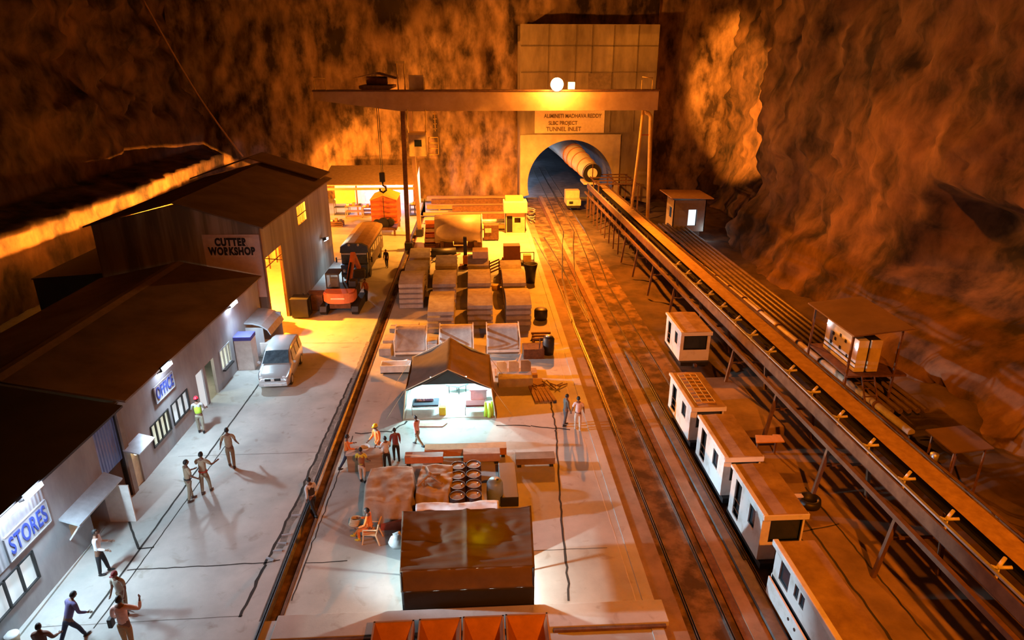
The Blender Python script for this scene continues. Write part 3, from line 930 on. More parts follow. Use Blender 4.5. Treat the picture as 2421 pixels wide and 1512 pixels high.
for zz in (8.5, 9.0, 9.45, 9.9):
    ld.tube([(-3.75, GY - 1, zz), (-2.95, GY - 1, zz)], 0.035, 6)
ld.build('cab_platform_rail', YELC, gc, world=True)
ld = MB()
ld.tube([(-3.2, GY, 10.3), (-3.2, GY, 12.0)], 0.03, 6)
for zz in (10.5, 10.9, 11.3, 11.7):
    ld.tube([(-3.35, GY, zz), (-3.05, GY, zz)], 0.03, 6)
ld.build('ladder', YELC, gc, world=True)
tr = MB().prism([(-9.3, 13.75), (-9.0, 13.62), (-6.9, 13.62), (-6.6, 13.75), (-6.6, 13.95), (-9.3, 13.95)], 'y', GY - 0.2, GY + 3.2)
tr.tube([(-8.8, GY + 1.2, 14.3), (-7.1, GY + 1.2, 14.3)], 0.34, 12)
tr.build('trolley', RUST, gc, world=True)
MB().prism([(-9.7, 14.55), (-7.9, 14.95), (-6.3, 14.5), (-6.3, 14.45), (-7.9, 14.88), (-9.7, 14.5)], 'y', GY - 0.2, GY + 3.0).build('trolley_roof', RUST, gc, world=True)
hk = MB().tube([(-8.15, GY + 1.2, 13.6), (-8.15, GY + 1.2, 6.6)], 0.03, 6).tube([(-8.0, GY + 1.2, 13.6), (-8.0, GY + 1.2, 6.6)], 0.03, 6)
hk.build('hoist_cable', BLACK, gc, world=True)
hk = MB().box(-8.32, -7.85, GY + 1.0, GY + 1.4, 5.9, 6.7, 0.05)
hk.tube([(-8.08, GY + 1.2, 5.9), (-8.08, GY + 1.2, 5.6), (-7.85, GY + 1.2, 5.45), (-7.8, GY + 1.2, 5.15), (-8.08, GY + 1.2, 4.95), (-8.35, GY + 1.2, 5.1), (-8.35, GY + 1.2, 5.3)], 0.09, 8)
hk.build('hook_block', BLACK, gc, world=True)
for i in (0, 1):
    r_ = MB()
    x0 = [-12.9, 14.2][i]
    r_.tube([(x0, GY, 13.6), (x0, GY, 14.35)], 0.04, 6).tube([(x0 + 0.9, GY, 13.6), (x0 + 0.9, GY, 14.35)], 0.04, 6).tube([(x0, GY, 14.6), (x0 + 0.9, GY, 14.5)], 0.04, 6)
    r_.build('end_railing', YELC, gc, world=True)

fl = thing('sodium_floodlight', 'blazing orange sodium floodlight on top of the gantry beam', 'floodlight', (6.95, GY - 0.4, 13.62))
MB().prism([(-0.3, 0.0), (0.3, 0.0), (0.42, 0.75), (-0.42, 0.75)], 'y', -0.35, 0.1).build('housing', BLACK, fl)
MB().tube([(0, -0.36, 0.42), (0, -0.46, 0.42)], 0.52, 24).build('lamp_face', LAMPO, fl)
MB().bar((0, 0, -0.0), (0, 0, 0.2), 0.12).build('bracket', BLACK, fl)
fl = thing('square_floodlight', 'small square white-lit floodlight just right of the sodium one', 'floodlight', (8.2, GY - 0.3, 13.62))
MB().box(-0.3, 0.3, -0.1, 0.15, 0.02, 0.62, 0.03).build('housing', BLACK, fl)
MB().box(-0.27, 0.27, -0.14, -0.11, 0.05, 0.58).build('lamp_face', mat('lamp_face_square', (1, 1, 1), bump=0, emit=(1.0, 0.86, 0.55), es=9), fl)

# long cable on the left cliff
pts = []
for i in range(25):
    t = i / 24
    pts.append((-35.0 + 8.9 * t, 81.2 - 2.0 * t, 22.3 - 16.6 * t - 1.3 * math.sin(math.pi * t)))
cbx = MB().tube(pts, [0.10] * 25, 6).build('hanging_cable', mat('cable_tan', (0.55, 0.32, 0.16), bump=0))
tag(base_at(cbx, (-26.1, 79.2, 5.4)), 'long slack cable running down the dark cliff to the workshop roof', 'cable')

# ================================================================ CABINS
def cabin(label, x, y, z, wd, ln, h, front='open', group='white man-rider cabins on the right track', mesh_roof=False, ang=0.0):
    t = thing('rider_cabin', label, 'cabin', (x, y, z), ang, group)
    # side wall (-x)
    d0, d1 = ln * 0.66, ln * 0.86
    MB().panel('x', 0, 0.05, 0, ln, 0, h, [(d0, d1, 0.15, h - 0.22), (ln * 0.20, ln * 0.38, h * 0.42, h - 0.30)]).build('side_wall', CABW, t)
    MB().box(wd - 0.05, wd, 0, ln, 0, h).build('side_wall', CABW, t)
    MB().box(0.05, wd - 0.05, ln - 0.05, ln, 0, h).build('end_wall', CABW, t)
    if front == 'open':
        hole = [(0.32, wd - 0.12, h * 0.42, h - 0.22)]
    else:
        hole = [(0.22, wd - 0.22, h * 0.42, h - 0.22)]
    MB().panel('y', 0, 0.05, 0.05, wd - 0.05, 0, h, hole).build('end_wall', CABW, t)
    hx0, hx1, hz0, hz1 = hole[0]
    fr = MB()
    fr.box(hx0 - 0.04, hx0, -0.02, 0.06, hz0 - 0.04, hz1 + 0.04).box(hx1, hx1 + 0.04, -0.02, 0.06, hz0 - 0.04, hz1 + 0.04).box(hx0, hx1, -0.02, 0.06, hz1, hz1 + 0.04).box(hx0, hx1, -0.02, 0.06, hz0 - 0.04, hz0)
    fr.build('window_frame', BLACK, t)
    MB().box(hx0, hx1, 0.055, 0.06, hz0, hz1).build('windscreen', GLASS, t)
    MB().box(0.08, 0.09, ln * 0.20, ln * 0.38, h * 0.42, h - 0.30).build('side_window', GLASS, t)
    MB().box(0.15, 0.2, d0 - 0.1, d1 + 0.1, 0.02, h - 0.1).build('door_opening_shade', DARK, t)
    MB().bar((0.02, d0, h * 0.45), (0.02, d1, h * 0.45), 0.03).bar((0.02, d0, h * 0.25), (0.02, d1, h * 0.25), 0.03).build('door_bar', RUST, t)
    rf = MB().prism([(-0.05, h), (wd + 0.05, h), (wd + 0.02, h + 0.06), (wd * 0.5, h + 0.10), (-0.02, h + 0.06)], 'y', -0.12, ln + 0.08).build('roof', CABR, t)
    MB().box(-0.07, 0.10, -0.13, ln + 0.09, h - 0.03, h + 0.09, 0.02).build('roof_edge', CABW, rf)
    MB().box(-0.05, wd + 0.05, -0.16, -0.02, h - 0.14, h + 0.06, 0.02).build('roof_edge', CABW, rf)
    if mesh_roof:
        gm = MB()
        for k in range(9):
            yy = 0.2 + k * (ln - 0.4) / 8
            gm.bar((0.25, yy, h + 0.13), (wd - 0.35, yy, h + 0.13), 0.03)
        for k in range(4):
            xx = 0.25 + k * (wd - 0.6) / 3
            gm.bar((xx, 0.2, h + 0.13), (xx, ln - 0.2, h + 0.13), 0.03)
        gm.build('roof_rack', YELC, rf)
    MB().box(0.05, wd - 0.05, -0.2, ln + 0.2, -0.22, 0.0).build('chassis', BLACK, t)
    cxr = [9.12 - x, 10.05 - x] if abs(x - 9.2) < 0.6 else [0.25, wd - 0.25]
    for yy in (0.45, ln - 0.45):
        for xx in (0.27, wd - 0.27):
            MB().tube([(xx - 0.04, yy, -0.22), (xx + 0.04, yy, -0.22)], 0.17, 14).build('wheel', RUST, t)
    MB().box(wd / 2 - 0.08, wd / 2 + 0.08, -0.45, -0.2, -0.2, -0.06).build('coupler', RUST, t)
    return t


cabin('white cabin farthest up the right track with a single wide end window', 11.1, 33.3, 0.42, 1.65, 2.9, 1.68, 'window')
cabin('white cabin with a roof rack, second in the row from the far end', 9.12, 25.1, 0.42, 1.45, 3.2, 1.62, 'open', mesh_roof=True)
cabin('white cabin with brown flat roof, third in the row from the far end', 9.15, 21.1, 0.42, 1.40, 3.0, 1.70, 'open')
cabin('white cabin with brown flat roof directly behind the locomotive', 9.15, 17.55, 0.42, 1.42, 2.7, 1.82, 'open')

lo = thing('mine_locomotive', 'long white rail locomotive at the bottom right edge', 'locomotive', (9.0, 16.2, 0.35))
LL = 9.0
MB().panel('x', 0, 0.05, -LL, 0, 0.75, 1.75, [(-1.05, -0.45, 0.92, 1.62), (-1.62, -1.38, 1.15, 1.58), (-1.98, -1.72, 1.15, 1.58)]).build('upper_side', CABW, lo)
MB().box(0.03, 0.06, -LL, 0.0, 0.62, 0.75).build('side_step', BLACK, lo)
MB().prism([(0, 0.62), (-2.6, 0.62), (-2.75, 0.0), (-2.45, -0.12), (-2.3, 0.0), (0, 0.0)], 'x', -0.08, -0.03).build('skirt', CABW, lo)
MB().prism([(-3.0, 0.62), (-LL, 0.62), (-LL, 0.0), (-3.1, 0.0)], 'x', -0.08, -0.03).build('skirt', CABW, lo)
sk = MB()
for yy in (-1.5, -1.9, -2.4):
    sk.tube([(-0.10, yy, 0.38), (-0.07, yy, 0.38)], 0.05, 10)
sk.build('access_hole', BLACK, lo)
MB().tube([(-0.12, -2.7, 0.42), (0.0, -2.7, 0.42)], 0.1, 12).build('buffer', BLACK, lo)
MB().box(1.15, 1.2, -LL, 0, 0, 1.75).build('far_side', CABW, lo)
MB().box(0, 1.2, -0.05, 0, 0, 1.75).build('end_wall', CABW, lo)
gl = MB()
for a, b, c, d in ((-1.05, -0.45, 0.92, 1.62), (-1.62, -1.38, 1.15, 1.58), (-1.98, -1.72, 1.15, 1.58)):
    gl.box(0.06, 0.07, a, b, c, d)
gl.build('side_window', GLASS, lo)
MB().box(-0.02, 1.24, -LL, 0.1, 1.75, 1.84).build('roof', CABR, lo)
MB().box(-0.06, 0.12, -LL, 0.16, 1.70, 1.90, 0.03).build('roof_edge', CABW, lo)
MB().box(0.1, 1.1, -LL, 0, -0.15, 0.3).build('chassis', BLACK, lo)
for yy in (-1.0, -2.2, -5.5, -6.7):
    for xx in (0.2, 1.0):
        MB().tube([(xx - 0.04, yy, -0.12), (xx + 0.04, yy, -0.12)], 0.2, 14).build('wheel', RUST, lo)

# hoses along the ledge
for i, (dx, dz) in enumerate([(0.0, 0.13), (0.09, 0.13)]):
    h_ = MB().tube([(8.9 + dx + 0.02 * math.sin(y_ * 0.8 + i), y_, dz) for y_ in [17.9 + 0.7 * k for k in range(24)]], 0.035, 6).build('rubber_hose', BLACK)
    tag(base_at(h_, (8.9 + dx, 26, 0.1)), ['black rubber hose along the ledge, the one nearer the left track', 'black rubber hose along the ledge, the one nearer the cabins'][i], 'hose')

# ================================================================ CONVEYOR
def cx(y, off):
    return 14.75 + off - (y - 15) * 0.0195


cv = thing('belt_conveyor', 'long elevated belt conveyor carrying muck out of the tunnel', 'conveyor', (13.5, 30, 0))
CT = 3.4
CM = mat('conveyor_steel', (0.20, 0.12, 0.07), (0.11, 0.06, 0.035), rough=0.6, metal=0.2, bump=0.1, scale=2)
Y0, Y1 = 2.0, 73.0
MB().bar((cx(Y0, -1.25), Y0, CT - 0.02), (cx(Y1, -1.25), Y1, CT - 0.02), 0.10, 0.06).build('top_chord', GALV, cv, world=True)
MB().bar((cx(Y0, -1.33), Y0, CT - 0.35), (cx(Y1, -1.33), Y1, CT - 0.28), 0.07, 0.46).build('side_plate', CM, cv, world=True)
MB().bar((cx(Y0, -1.55), Y0, CT - 0.95), (cx(Y1, -1.55), Y1, CT - 0.95), 0.16, 0.18).build('lower_chord', CM, cv, world=True)
MB().bar((cx(Y0, 0.62), Y0, CT - 0.2), (cx(Y1, 0.62), Y1, CT - 0.2), 0.08, 0.35).build('side_plate', CM, cv, world=True)
bm_ = MB().grid(200, 6, lambda u, v: (cx(Y0 + (Y1 - Y0) * u, -0.42 + 0.84 * v), Y0 + (Y1 - Y0) * u, CT - 0.16 + 0.10 * abs(v - 0.5) * 2 + 0.16 * (1 - abs(2 * v - 1)) * (0.7 + 0.6 * noise.noise(Vector((u * 60, v * 2, 0))))), True)
bm_.build('loaded_belt', BELT, cv, world=True)
MB().bar((cx(Y0, 0.0), Y0, CT - 0.42), (cx(Y1, 0.0), Y1, CT - 0.42), 0.9, 0.04).build('return_belt', BLACK, cv, world=True)
MB().bar((cx(Y0, -0.8), Y0, CT - 0.75), (cx(Y1, -0.8), Y1, CT - 0.75), 0.75, 0.04).build('walkway_tray', BLACK, cv, world=True)
for k in range(40):
    yy = 3.5 + k * 2.05
    if yy > 44:
        break
    m_ = MB()
    xx = cx(yy, -0.82)
    m_.bar((xx - 0.26, yy, CT - 0.12), (xx - 0.02, yy, CT - 0.22), 0.05)
    m_.tube([(xx - 0.05, yy, CT - 0.2), (xx + 0.24, yy + 0.16, CT - 0.02)], 0.055, 8)
    m_.tube([(xx - 0.05, yy, CT - 0.2), (xx + 0.26, yy - 0.10, CT - 0.12)], 0.05, 8)
    m_.bar((xx - 0.02, yy, CT - 0.2), (xx - 0.05, yy - 0.05, CT - 0.62), 0.05)
    m_.build('idler_bracket', WHITE, cv, world=True)
ys = [5.0, 10.6, 17.0, 21.2, 25.6, 30.5, 35.5, 40.5, 45.5, 50.0, 54.0]
for yy in ys:
    a = cx(yy, -1.5)
    MB().bar((a - 0.28, yy, 0.0), (a + 0.06, yy, CT - 0.9), 0.13).build('leg', CM, cv, world=True)
    MB().bar((a + 1.95, yy, -0.1), (a + 1.6, yy, CT - 0.5), 0.13).build('leg', CM, cv, world=True)
    MB().bar((a - 0.1, yy, 1.55), (a + 1.8, yy, 1.55), 0.08).build('crossbar', CM, cv, world=True)
for k in range(9):
    yy = 56.5 + k * 1.9
    a = cx(yy, -1.5)
    MB().bar((a, yy, 0.0), (a, yy, CT - 0.9), 0.10).build('leg', RUST, cv, world=True)
    MB().bar((a + 1.5, yy, 0.0), (a + 1.5, yy, CT - 0.9), 0.10).build('leg', RUST, cv, world=True)

sp = thing('steel_platform', 'rusty steel platform frame beside the tunnel mouth under the duct', 'platform', (14.8, 72.0, 0))
for i in range(4):
    MB().bar((12.8, 69.5 + i * 2.0, 3.9), (17.2, 69.5 + i * 2.0, 3.9), 0.12).build('beam', RUST, sp, world=True)
for xx in (12.9, 15.0, 17.1):
    MB().bar((xx, 69.3, 3.75), (xx, 76.0, 3.75), 0.12).build('beam', RUST, sp, world=True)
    for yy in (69.6, 72.6, 75.6):
        MB().bar((xx, yy, 0), (xx, yy, 3.75), 0.13).build('leg', RUST, sp, world=True)

# big ventilation duct
DUCT = mat('duct_fabric', (0.85, 0.78, 0.60), (0.72, 0.62, 0.45), rough=0.6, bump=0.1, scale=2)
dt = thing('ventilation_duct', 'fat cream ventilation duct coming out of the tunnel mouth', 'duct', (13.1, 75.0, 3.5))
path = [(13.13, 75.0, 4.15), (12.95, 76.2, 4.3), (12.6, 78.0, 4.65), (12.2, 80.0, 5.0), (11.9, 83, 5.35), (11.6, 88, 5.5), (11.2, 100, 5.4), (10.6, 125, 5.2)]
MB().tube(path, [1.05, 1.05, 1.12, 1.2, 1.3, 1.3, 1.3, 1.3], 28, caps=False).build('duct_tube', DUCT, dt, world=True)
for k, (p, r_) in enumerate([((13.13, 75.0, 4.15), 1.1), ((12.8, 77.0, 4.45), 1.13), ((12.45, 78.8, 4.8), 1.2), ((12.15, 80.4, 5.05), 1.27), ((11.98, 82.0, 5.25), 1.33)]):
    MB().tube([p, (p[0] - 0.03, p[1] + 0.16, p[2] + 0.02)], r_, 28).build('clamp_ring', mat('ring_red', (0.5, 0.22, 0.1), bump=0), dt, world=True) if k else MB().tube([p, (p[0] - 0.03, p[1] + 0.2, p[2])], r_, 28, caps=False).build('clamp_ring', BLACK, dt, world=True)
MB().tube([(13.13, 75.02, 4.15), (13.12, 75.1, 4.15)], 1.04, 28).build('fan_guard', BLACK, dt, world=True)
MB().tube([(13.14, 74.93, 4.15), (13.13, 75.05, 4.15)], 0.56, 24).build('fan_hub', DUCT, dt, world=True)
MB().bar((13.14, 74.9, 3.15), (13.14, 74.9, 5.15), 0.07).build('guard_bar', RUST, dt, world=True)
MB().box(12.2, 14.0, 74.9, 77.5, 2.9, 3.15).build('cradle', CREAM, dt, world=True)
bx = thing('white_cart', 'small white works wagon parked on the track at the tunnel mouth', 'wagon', (11.2, 76.3, 0))
MB().box(-0.8, 0.8, -1.2, 1.2, 0.5, 1.15, 0.04).box(-0.8, 0.8, 0.0, 1.2, 1.15, 2.0, 0.04).build('body', CREAM, bx)
MB().box(-0.7, 0.7, -1.2, 1.2, 0.25, 0.5).build('chassis', BLACK, bx)
for yy in (-0.8, 0.8):
    for xx in (-0.45, 0.45):
        MB().tube([(xx - 0.04, yy, 0.22), (xx + 0.04, yy, 0.22)], 0.2, 12).build('wheel', RUST, bx)
MB().box(-0.55, -0.1, -1.22, -1.2, 0.7, 1.0).build('front_window', GLASS, bx)

# ================================================================ HUTS ON THE RIGHT
hf = thing('control_hut', 'small control hut with lit doorway in the far right corner', 'hut', (20.3, 63.0, 0.6))
MB().panel('y', -1.0, 0.08, -1.55, 1.55, 0, 3.0, [(-0.1, 0.75, 0.55, 2.1)]).build('front_wall', mat('hut_wall', (0.30, 0.25, 0.2), bump=0.05), hf)
MB().panel('x', -1.55, 0.08, -1.0, 1.5, 0, 3.0, [(-0.4, 0.5, 1.2, 2.2)]).build('side_wall', CREAM, hf)
MB().box(1.47, 1.55, -1, 1.5, 0, 3).build('side_wall', WALLC, hf)
MB().box(-1.55, 1.55, 1.42, 1.5, 0, 3).build('back_wall', WALLC, hf)
MB().box(-0.12, 0.77, -0.55, -0.5, 0.5, 2.15).build('lit_doorway', LIT_W, hf)
MB().prism([(-2.1, 3.35), (1.9, 3.25), (1.9, 3.33), (-2.1, 3.43)], 'y', -1.9, 2.4).build('roof', mat('hut_roof', (0.62, 0.40, 0.22), (0.5, 0.3, 0.16), bump=0.05), hf)
MB().box(-1.2, 1.2, -0.8, 1.2, -0.7, 0).build('plinth', MUD2, hf)
lamp('POINT', 'hut_door_light', (22.0, 61.5, 0.8), COOL, 30, radius=0.15)
fn = thing('panel_cabin', 'raised white control panel cabin with brown sheet roof on the right', 'hut', (18.3, 29.3, 0))
MB().box(-0.45, 0.05, -1.3, 1.7, 2.1, 3.7, 0.02).build('panel_face', CABW, fn)
MB().box(0.10, 0.62, -1.42, -1.3, 2.15, 3.75, 0.02).build('side_door', CREAM, fn)
MB().box(0.07, 0.66, -1.28, 1.6, 2.05, 3.7).build('body', BLACK, fn)
pk = MB()
for (a, b) in ((0.95, 3.2), (0.72, 3.0), (0.3, 3.35), (-0.2, 3.25), (0.2, 2.75), (-0.5, 2.6), (1.05, 2.7)):
    pk.box(-0.47, -0.44, a - 0.07, a + 0.07, b - 0.09, b + 0.07)
pk.box(-0.47, -0.44, -1.3, 1.7, 2.52, 2.56).box(-0.47, -0.44, -1.3, 1.7, 2.3, 2.33)
pk.build('panel_controls', BLACK, fn)
for yy, zz in ((1.5, 3.5), (-1.2, 3.35)):
    MB().sphere((-0.5, yy, zz), 0.05).build('indicator_lamp', LAMPW, fn)
MB().prism([(-1.2, 4.2), (1.6, 4.5), (1.6, 4.57), (-1.2, 4.27)], 'y', -2.0, 2.5).build('roof', ROOF, fn)
for xx in (-0.9, 1.4):
    for yy in (-1.5, 2.2):
        MB().bar((xx, yy, 0), (xx, yy, 4.25), 0.09).build('post', RUST, fn)
MB().box(-0.9, 2.0, -1.6, 2.3, 1.95, 2.05).build('platform', RUST, fn)
ldn = MB()
for xx in (-0.25, 0.35):
    ldn.bar((xx, -1.7, 2.05), (xx, -2.9, 0.1), 0.06)
for k in range(6):
    t = k / 6 + 0.08
    ldn.bar((-0.25, -1.7 - 1.2 * t, 2.05 - 1.95 * t), (0.35, -1.7 - 1.2 * t, 2.05 - 1.95 * t), 0.045)
ldn.build('ladder', RUST, fn)
sr = thing('roofed_stand', 'low stand with a brown sheet roof beside the conveyor near the right edge', 'stand', (18.6, 21.7, 0))
MB().prism([(-0.8, 2.15), (0.75, 2.3), (0.75, 2.35), (-0.8, 2.2)], 'y', -0.9, 0.8).build('roof', ROOF, sr)
for xx in (-0.6, 0.6):
    for yy in (-0.7, 0.6):
        MB().bar((xx, yy, 0), (xx, yy, 2.2), 0.06).build('post', RUST, sr)
MB().lathe((-0.75, 0.05, 1.2), [(0, 0), (0.14, 0.02), (0.16, 0.35), (0, 0.4)], 10).build('cable_reel', GALV, sr)

# stored pipes along the right wall
names = ['nearest to the conveyor', 'second from the conveyor', 'third from the conveyor', 'fourth from the conveyor', 'fifth from the conveyor', 'nearest to the rock wall']
for k in range(6):
    xo = 18.15 + k * 0.42
    o = MB().tube([(xo + 0.55, 26.5, 0.75), (xo + 0.2, 44, 0.85), (xo - 0.25, 63.5, 1.0)], 0.13, 8).build('stored_pipe', mat('pipe_brown', (0.16, 0.11, 0.075), (0.08, 0.055, 0.035), rough=0.5, bump=0.05))
    tag(base_at(o, (xo + 0.2, 44, 0.72)), 'long steel pipe on the rack along the right rock wall, ' + names[k], 'pipe', 'long pipes along the right wall')
rk = thing('pipe_rack', 'dark trestles carrying the long pipes along the right wall', 'rack', (19.2, 44, 0))
for yy in (28, 33, 38, 43, 48, 53, 58, 62):
    MB().box(17.9, 20.9, yy - 0.1, yy + 0.1, 0.45, 0.62).box(18.0, 18.15, yy - 0.1, yy + 0.1, -0.2, 0.5).box(20.6, 20.75, yy - 0.1, yy + 0.1, -0.2, 0.5).build('trestle', BLACK, rk, world=True)
vp = thing('segmented_pipe', 'pale grey flanged pipe running beside the conveyor to the roofed stand', 'pipe', (17.9, 36, 0.4))
pth = [(17.1, 55 - i * 2.6, 1.0) if False else (17.15 + i * 0.105, 56 - i * 2.45, 1.05) for i in range(14)]
MB().tube(pth, 0.17, 10).build('pipe', PIPE, vp, world=True)
for p in pth[1:-1]:
    MB().tube([(p[0], p[1] - 0.05, p[2]), (p[0], p[1] + 0.05, p[2])], 0.24, 10).build('flange', RUST, vp, world=True)
for p in pth[1::3]:
    MB().box(p[0] - 0.06, p[0] + 0.06, p[1] - 0.06, p[1] + 0.06, -0.2, p[2] - 0.15).build('support', BLACK, vp, world=True)

# things on the right-hand slab
o = thing('orange_board', 'tilted orange-brown board on a low stand right of the cabins', 'board', (12.4, 24.5, 0))
MB().prism([(-0.62, -0.3), (0.62, -0.3), (0.68, 0.28), (0.35, 0.32), (0.33, 0.22), (-0.42, 0.3)], 'z', 0.72, 0.77).build('top', mat('board_orange', (0.72, 0.42, 0.2), bump=0), o)
for xx in (-0.4, 0.4):
    MB().box(xx - 0.03, xx + 0.03, -0.05, 0.05, 0, 0.72).build('leg', RUST, o)
o = MB().box(-1.1, 1.1, -2.6, 2.6, 0, 0.5, 0.03).build('concrete_block', SLABO)
o.location = (12.35, 28.3, 0)
o.rotation_euler = (0, 0, 0.16)
tag(o, 'large flat concrete block on the ground right of the rack-roofed cabin', 'block')
o = thing('small_bench', 'small rusty bench right of the second cabin from the locomotive', 'bench', (11.9, 20.9, 0))
MB().box(-0.42, -0.08, -0.1, 0.1, 0.40, 0.45).box(0.0, 0.4, -0.1, 0.1, 0.40, 0.45).build('seat', CREAM, o)
for xx in (-0.3, 0.3):
    MB().box(xx - 0.03, xx + 0.03, -0.08, 0.08, 0, 0.4).build('leg', RUST, o)
o = MB().lathe((0, 0, 0), [(0.0, 0.0), (0.42, 0.0), (0.45, 0.12), (0.42, 0.3), (0.3, 0.3), (0.28, 0.12), (0.0, 0.1)], 20).build('old_tyre', BLACK)
o.location = (12.6, 20.9, 0)
tag(o, 'black tyre lying on the slab beside the small rusty bench', 'tyre')


# ================================================================ TENTS
# far tent: ridge along y, open end toward the camera
T1 = thing('army_tent', 'open ridge tent with brightly lit white interior in the middle of the yard', 'tent', (-1.4, 30.2, 0))


def t1_roof(side):
    def fn(u, v):
        y = -1.95 + 3.9 * u
        x = side * (2.02 * v)
        z = 2.62 - 1.05 * v - 0.10 * math.sin(math.pi * v) * (1 + 0.5 * math.sin(u * 9)) - 0.06 * math.sin(math.pi * u)
        z += 0.03 * noise.noise(Vector((u * 8, v * 5, side)))
        return (x, y, z)
    return fn


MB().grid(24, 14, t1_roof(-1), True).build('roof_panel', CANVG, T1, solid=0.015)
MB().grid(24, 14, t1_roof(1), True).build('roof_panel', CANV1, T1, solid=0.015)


def t1_wall(side):
    return lambda u, v: (side * (2.02 + 0.22 * v + 0.04 * math.sin(u * 12) * v), -1.95 + 3.9 * u, 1.57 - 1.57 * v)


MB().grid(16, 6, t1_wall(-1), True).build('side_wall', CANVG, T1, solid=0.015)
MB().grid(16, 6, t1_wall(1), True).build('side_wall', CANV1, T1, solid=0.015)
LINER = mat('tent_liner', (0.62, 0.80, 0.82), (0.5, 0.66, 0.68), rough=0.8, bump=0.1)
MB().prism([(-2.2, 0), (2.2, 0), (1.98, 1.57), (0, 2.55), (-1.98, 1.57)], 'y', 1.86, 1.9).build('back_wall', LINER, T1)
vb = MB().prism([(-2.02, 1.57), (-1.2, 1.86), (1.2, 1.86), (2.02, 1.57), (0, 2.6)], 'y', -1.93, -1.88)
vb.build('front_valance', mat('valance', (0.03, 0.05, 0.05), bump=0.1), T1)
pl = MB().tube([(-0.02, -1.9, 0), (-0.02, -1.9, 2.6)], 0.035, 8).tube([(-2.15, -1.93, 0), (-1.98, -1.93, 1.6)], 0.03, 6).tube([(2.15, -1.93, 0), (1.98, -1.93, 1.6)], 0.03, 6)
pl = MB().tube([(-2.2, -1.93, 0), (-2.0, -1.93, 1.6)], 0.03, 6).tube([(2.2, -1.93, 0), (2.0, -1.93, 1.6)], 0.03, 6).tube([(-2.0, -1.93, 1.6), (0, -1.93, 2.62), (2.0, -1.93, 1.6)], 0.025, 6)
pl.build('front_pole', CREAM, T1)
for sx_ in (-0.72, 0.72):
    o = MB().tube([(sx_ - 0.14, -1.6, 2.05), (sx_ + 0.14, -1.6, 2.05)], 0.04, 8).build('tube_light', TUBE, T1)
MB().box(-2.1, 2.1, -1.8, 1.8, 0.0, 0.02).build('ground_sheet', mat('tent_floor', (0.66, 0.74, 0.74), (0.52, 0.6, 0.6), rough=0.5, bump=0.05), T1)
for sx_ in (-1, 1):
    for yy in (-1.7, 1.7):
        MB().tube([(sx_ * 2.05, yy, 1.5), (sx_ * 3.0, yy * 1.05, 0.02)], 0.012, 5).build('guy_rope', CREAM, T1)


def bed(name, label, x, y, rz, w_, l, h, mcol):
    t = thing(name, label, 'bed', (x, y, 0.02), rz)
    fr = MB()
    for a, b, c, d in ((-w_ / 2, -l / 2, -w_ / 2, l / 2), (w_ / 2, -l / 2, w_ / 2, l / 2), (-w_ / 2, -l / 2, w_ / 2, -l / 2), (-w_ / 2, l / 2, w_ / 2, l / 2)):
        fr.tube([(a, b, h), (c, d, h)], 0.02, 6)
    fr.build('frame', GALV, t)
    for a in (-w_ / 2, w_ / 2):
        for b in (-l / 2, l / 2):
            MB().tube([(a, b, 0), (a, b, h + 0.05)], 0.02, 6).build('leg', GALV, t)
    MB().box(-w_ / 2 + 0.03, w_ / 2 - 0.03, -l / 2 + 0.03, l / 2 - 0.03, h, h + 0.1, 0.03).build('mattress', mcol, t)
    return t


bed('camp_bed', 'camp bed with dark bedding on the left inside the lit tent', -2.55, 29.1, 0.0, 1.3, 0.8, 0.42, cloth('dark', (0.03, 0.04, 0.06)))
bed('camp_bed', 'low metal camp bed with dark red mattress on the right inside the lit tent', -0.15, 28.9, 0.0, 1.0, 0.6, 0.40, cloth('maroon', (0.14, 0.02, 0.02)))
o = MB().box(-0.42, 0.42, -0.14, 0.14, 0.0, 0.16, 0.05).build('folded_bedding', mat('blue_bed', (0.22, 0.26, 0.5), (0.7, 0.7, 0.8), scale=6, bump=0.3, lo=0.45, hi=0.55))
o.location = (-2.6, 29.25, 0.54)
tag(o, 'blue and white bedding heaped on the left camp bed', 'bedding')
o = MB().box(-0.16, 0.16, -0.14, 0.14, 0, 0.42, 0.04).build('yellow_can', mat('can_yellow', (0.7, 0.65, 0.05), bump=0))
o.location = (-1.75, 28.75, 0.02)
tag(o, 'yellow can on the tent floor beside the left camp bed', 'can')
o = MB().box(-0.45, 0.45, -0.16, 0.16, 0.52, 0.6, 0.02).box(-0.4, 0.4, -0.1, 0.1, 0.0, 0.52).build('pink_table', mat('pink', (0.75, 0.35, 0.42), bump=0))
o.location = (0.0, 30.2, 0.02)
tag(o, 'pale box table with a pink top at the back right of the lit tent', 'table')
o = thing('grey_stand', 'grey folding stand with tools in the middle of the lit tent', 'stand', (-1.1, 30.9, 0.02))
MB().prism([(-0.55, 0), (0.1, -0.25), (0.6, 0.1), (0.0, 0.3)], 'z', 0.42, 0.47).build('top', mat('stand_grey', (0.15, 0.2, 0.2), bump=0), o)
for a, b in ((-0.4, 0), (0.1, -0.15), (0.45, 0.1), (0, 0.2)):
    MB().tube([(a, b, 0), (a, b, 0.42)], 0.02, 6).build('leg', BLACK, o)
hv = [(0.32, 28.45), (0.5, 28.35), (0.62, 28.5)]
for i, (a, b) in enumerate(hv):
    o = MB().tube([(0, 0, 0), (0.02, 0, 0.35), (0, 0.02, 0.75)], [0.10, 0.09, 0.05], 8).build('hanging_vest', LIMEM)
    o.location = (a, b, 0.02)
    tag(o, 'lime-yellow safety vest bundled at the right tent pole, ' + ['leftmost', 'middle', 'rightmost'][i] + ' of the three', 'vest', 'lime vests by the tent pole')
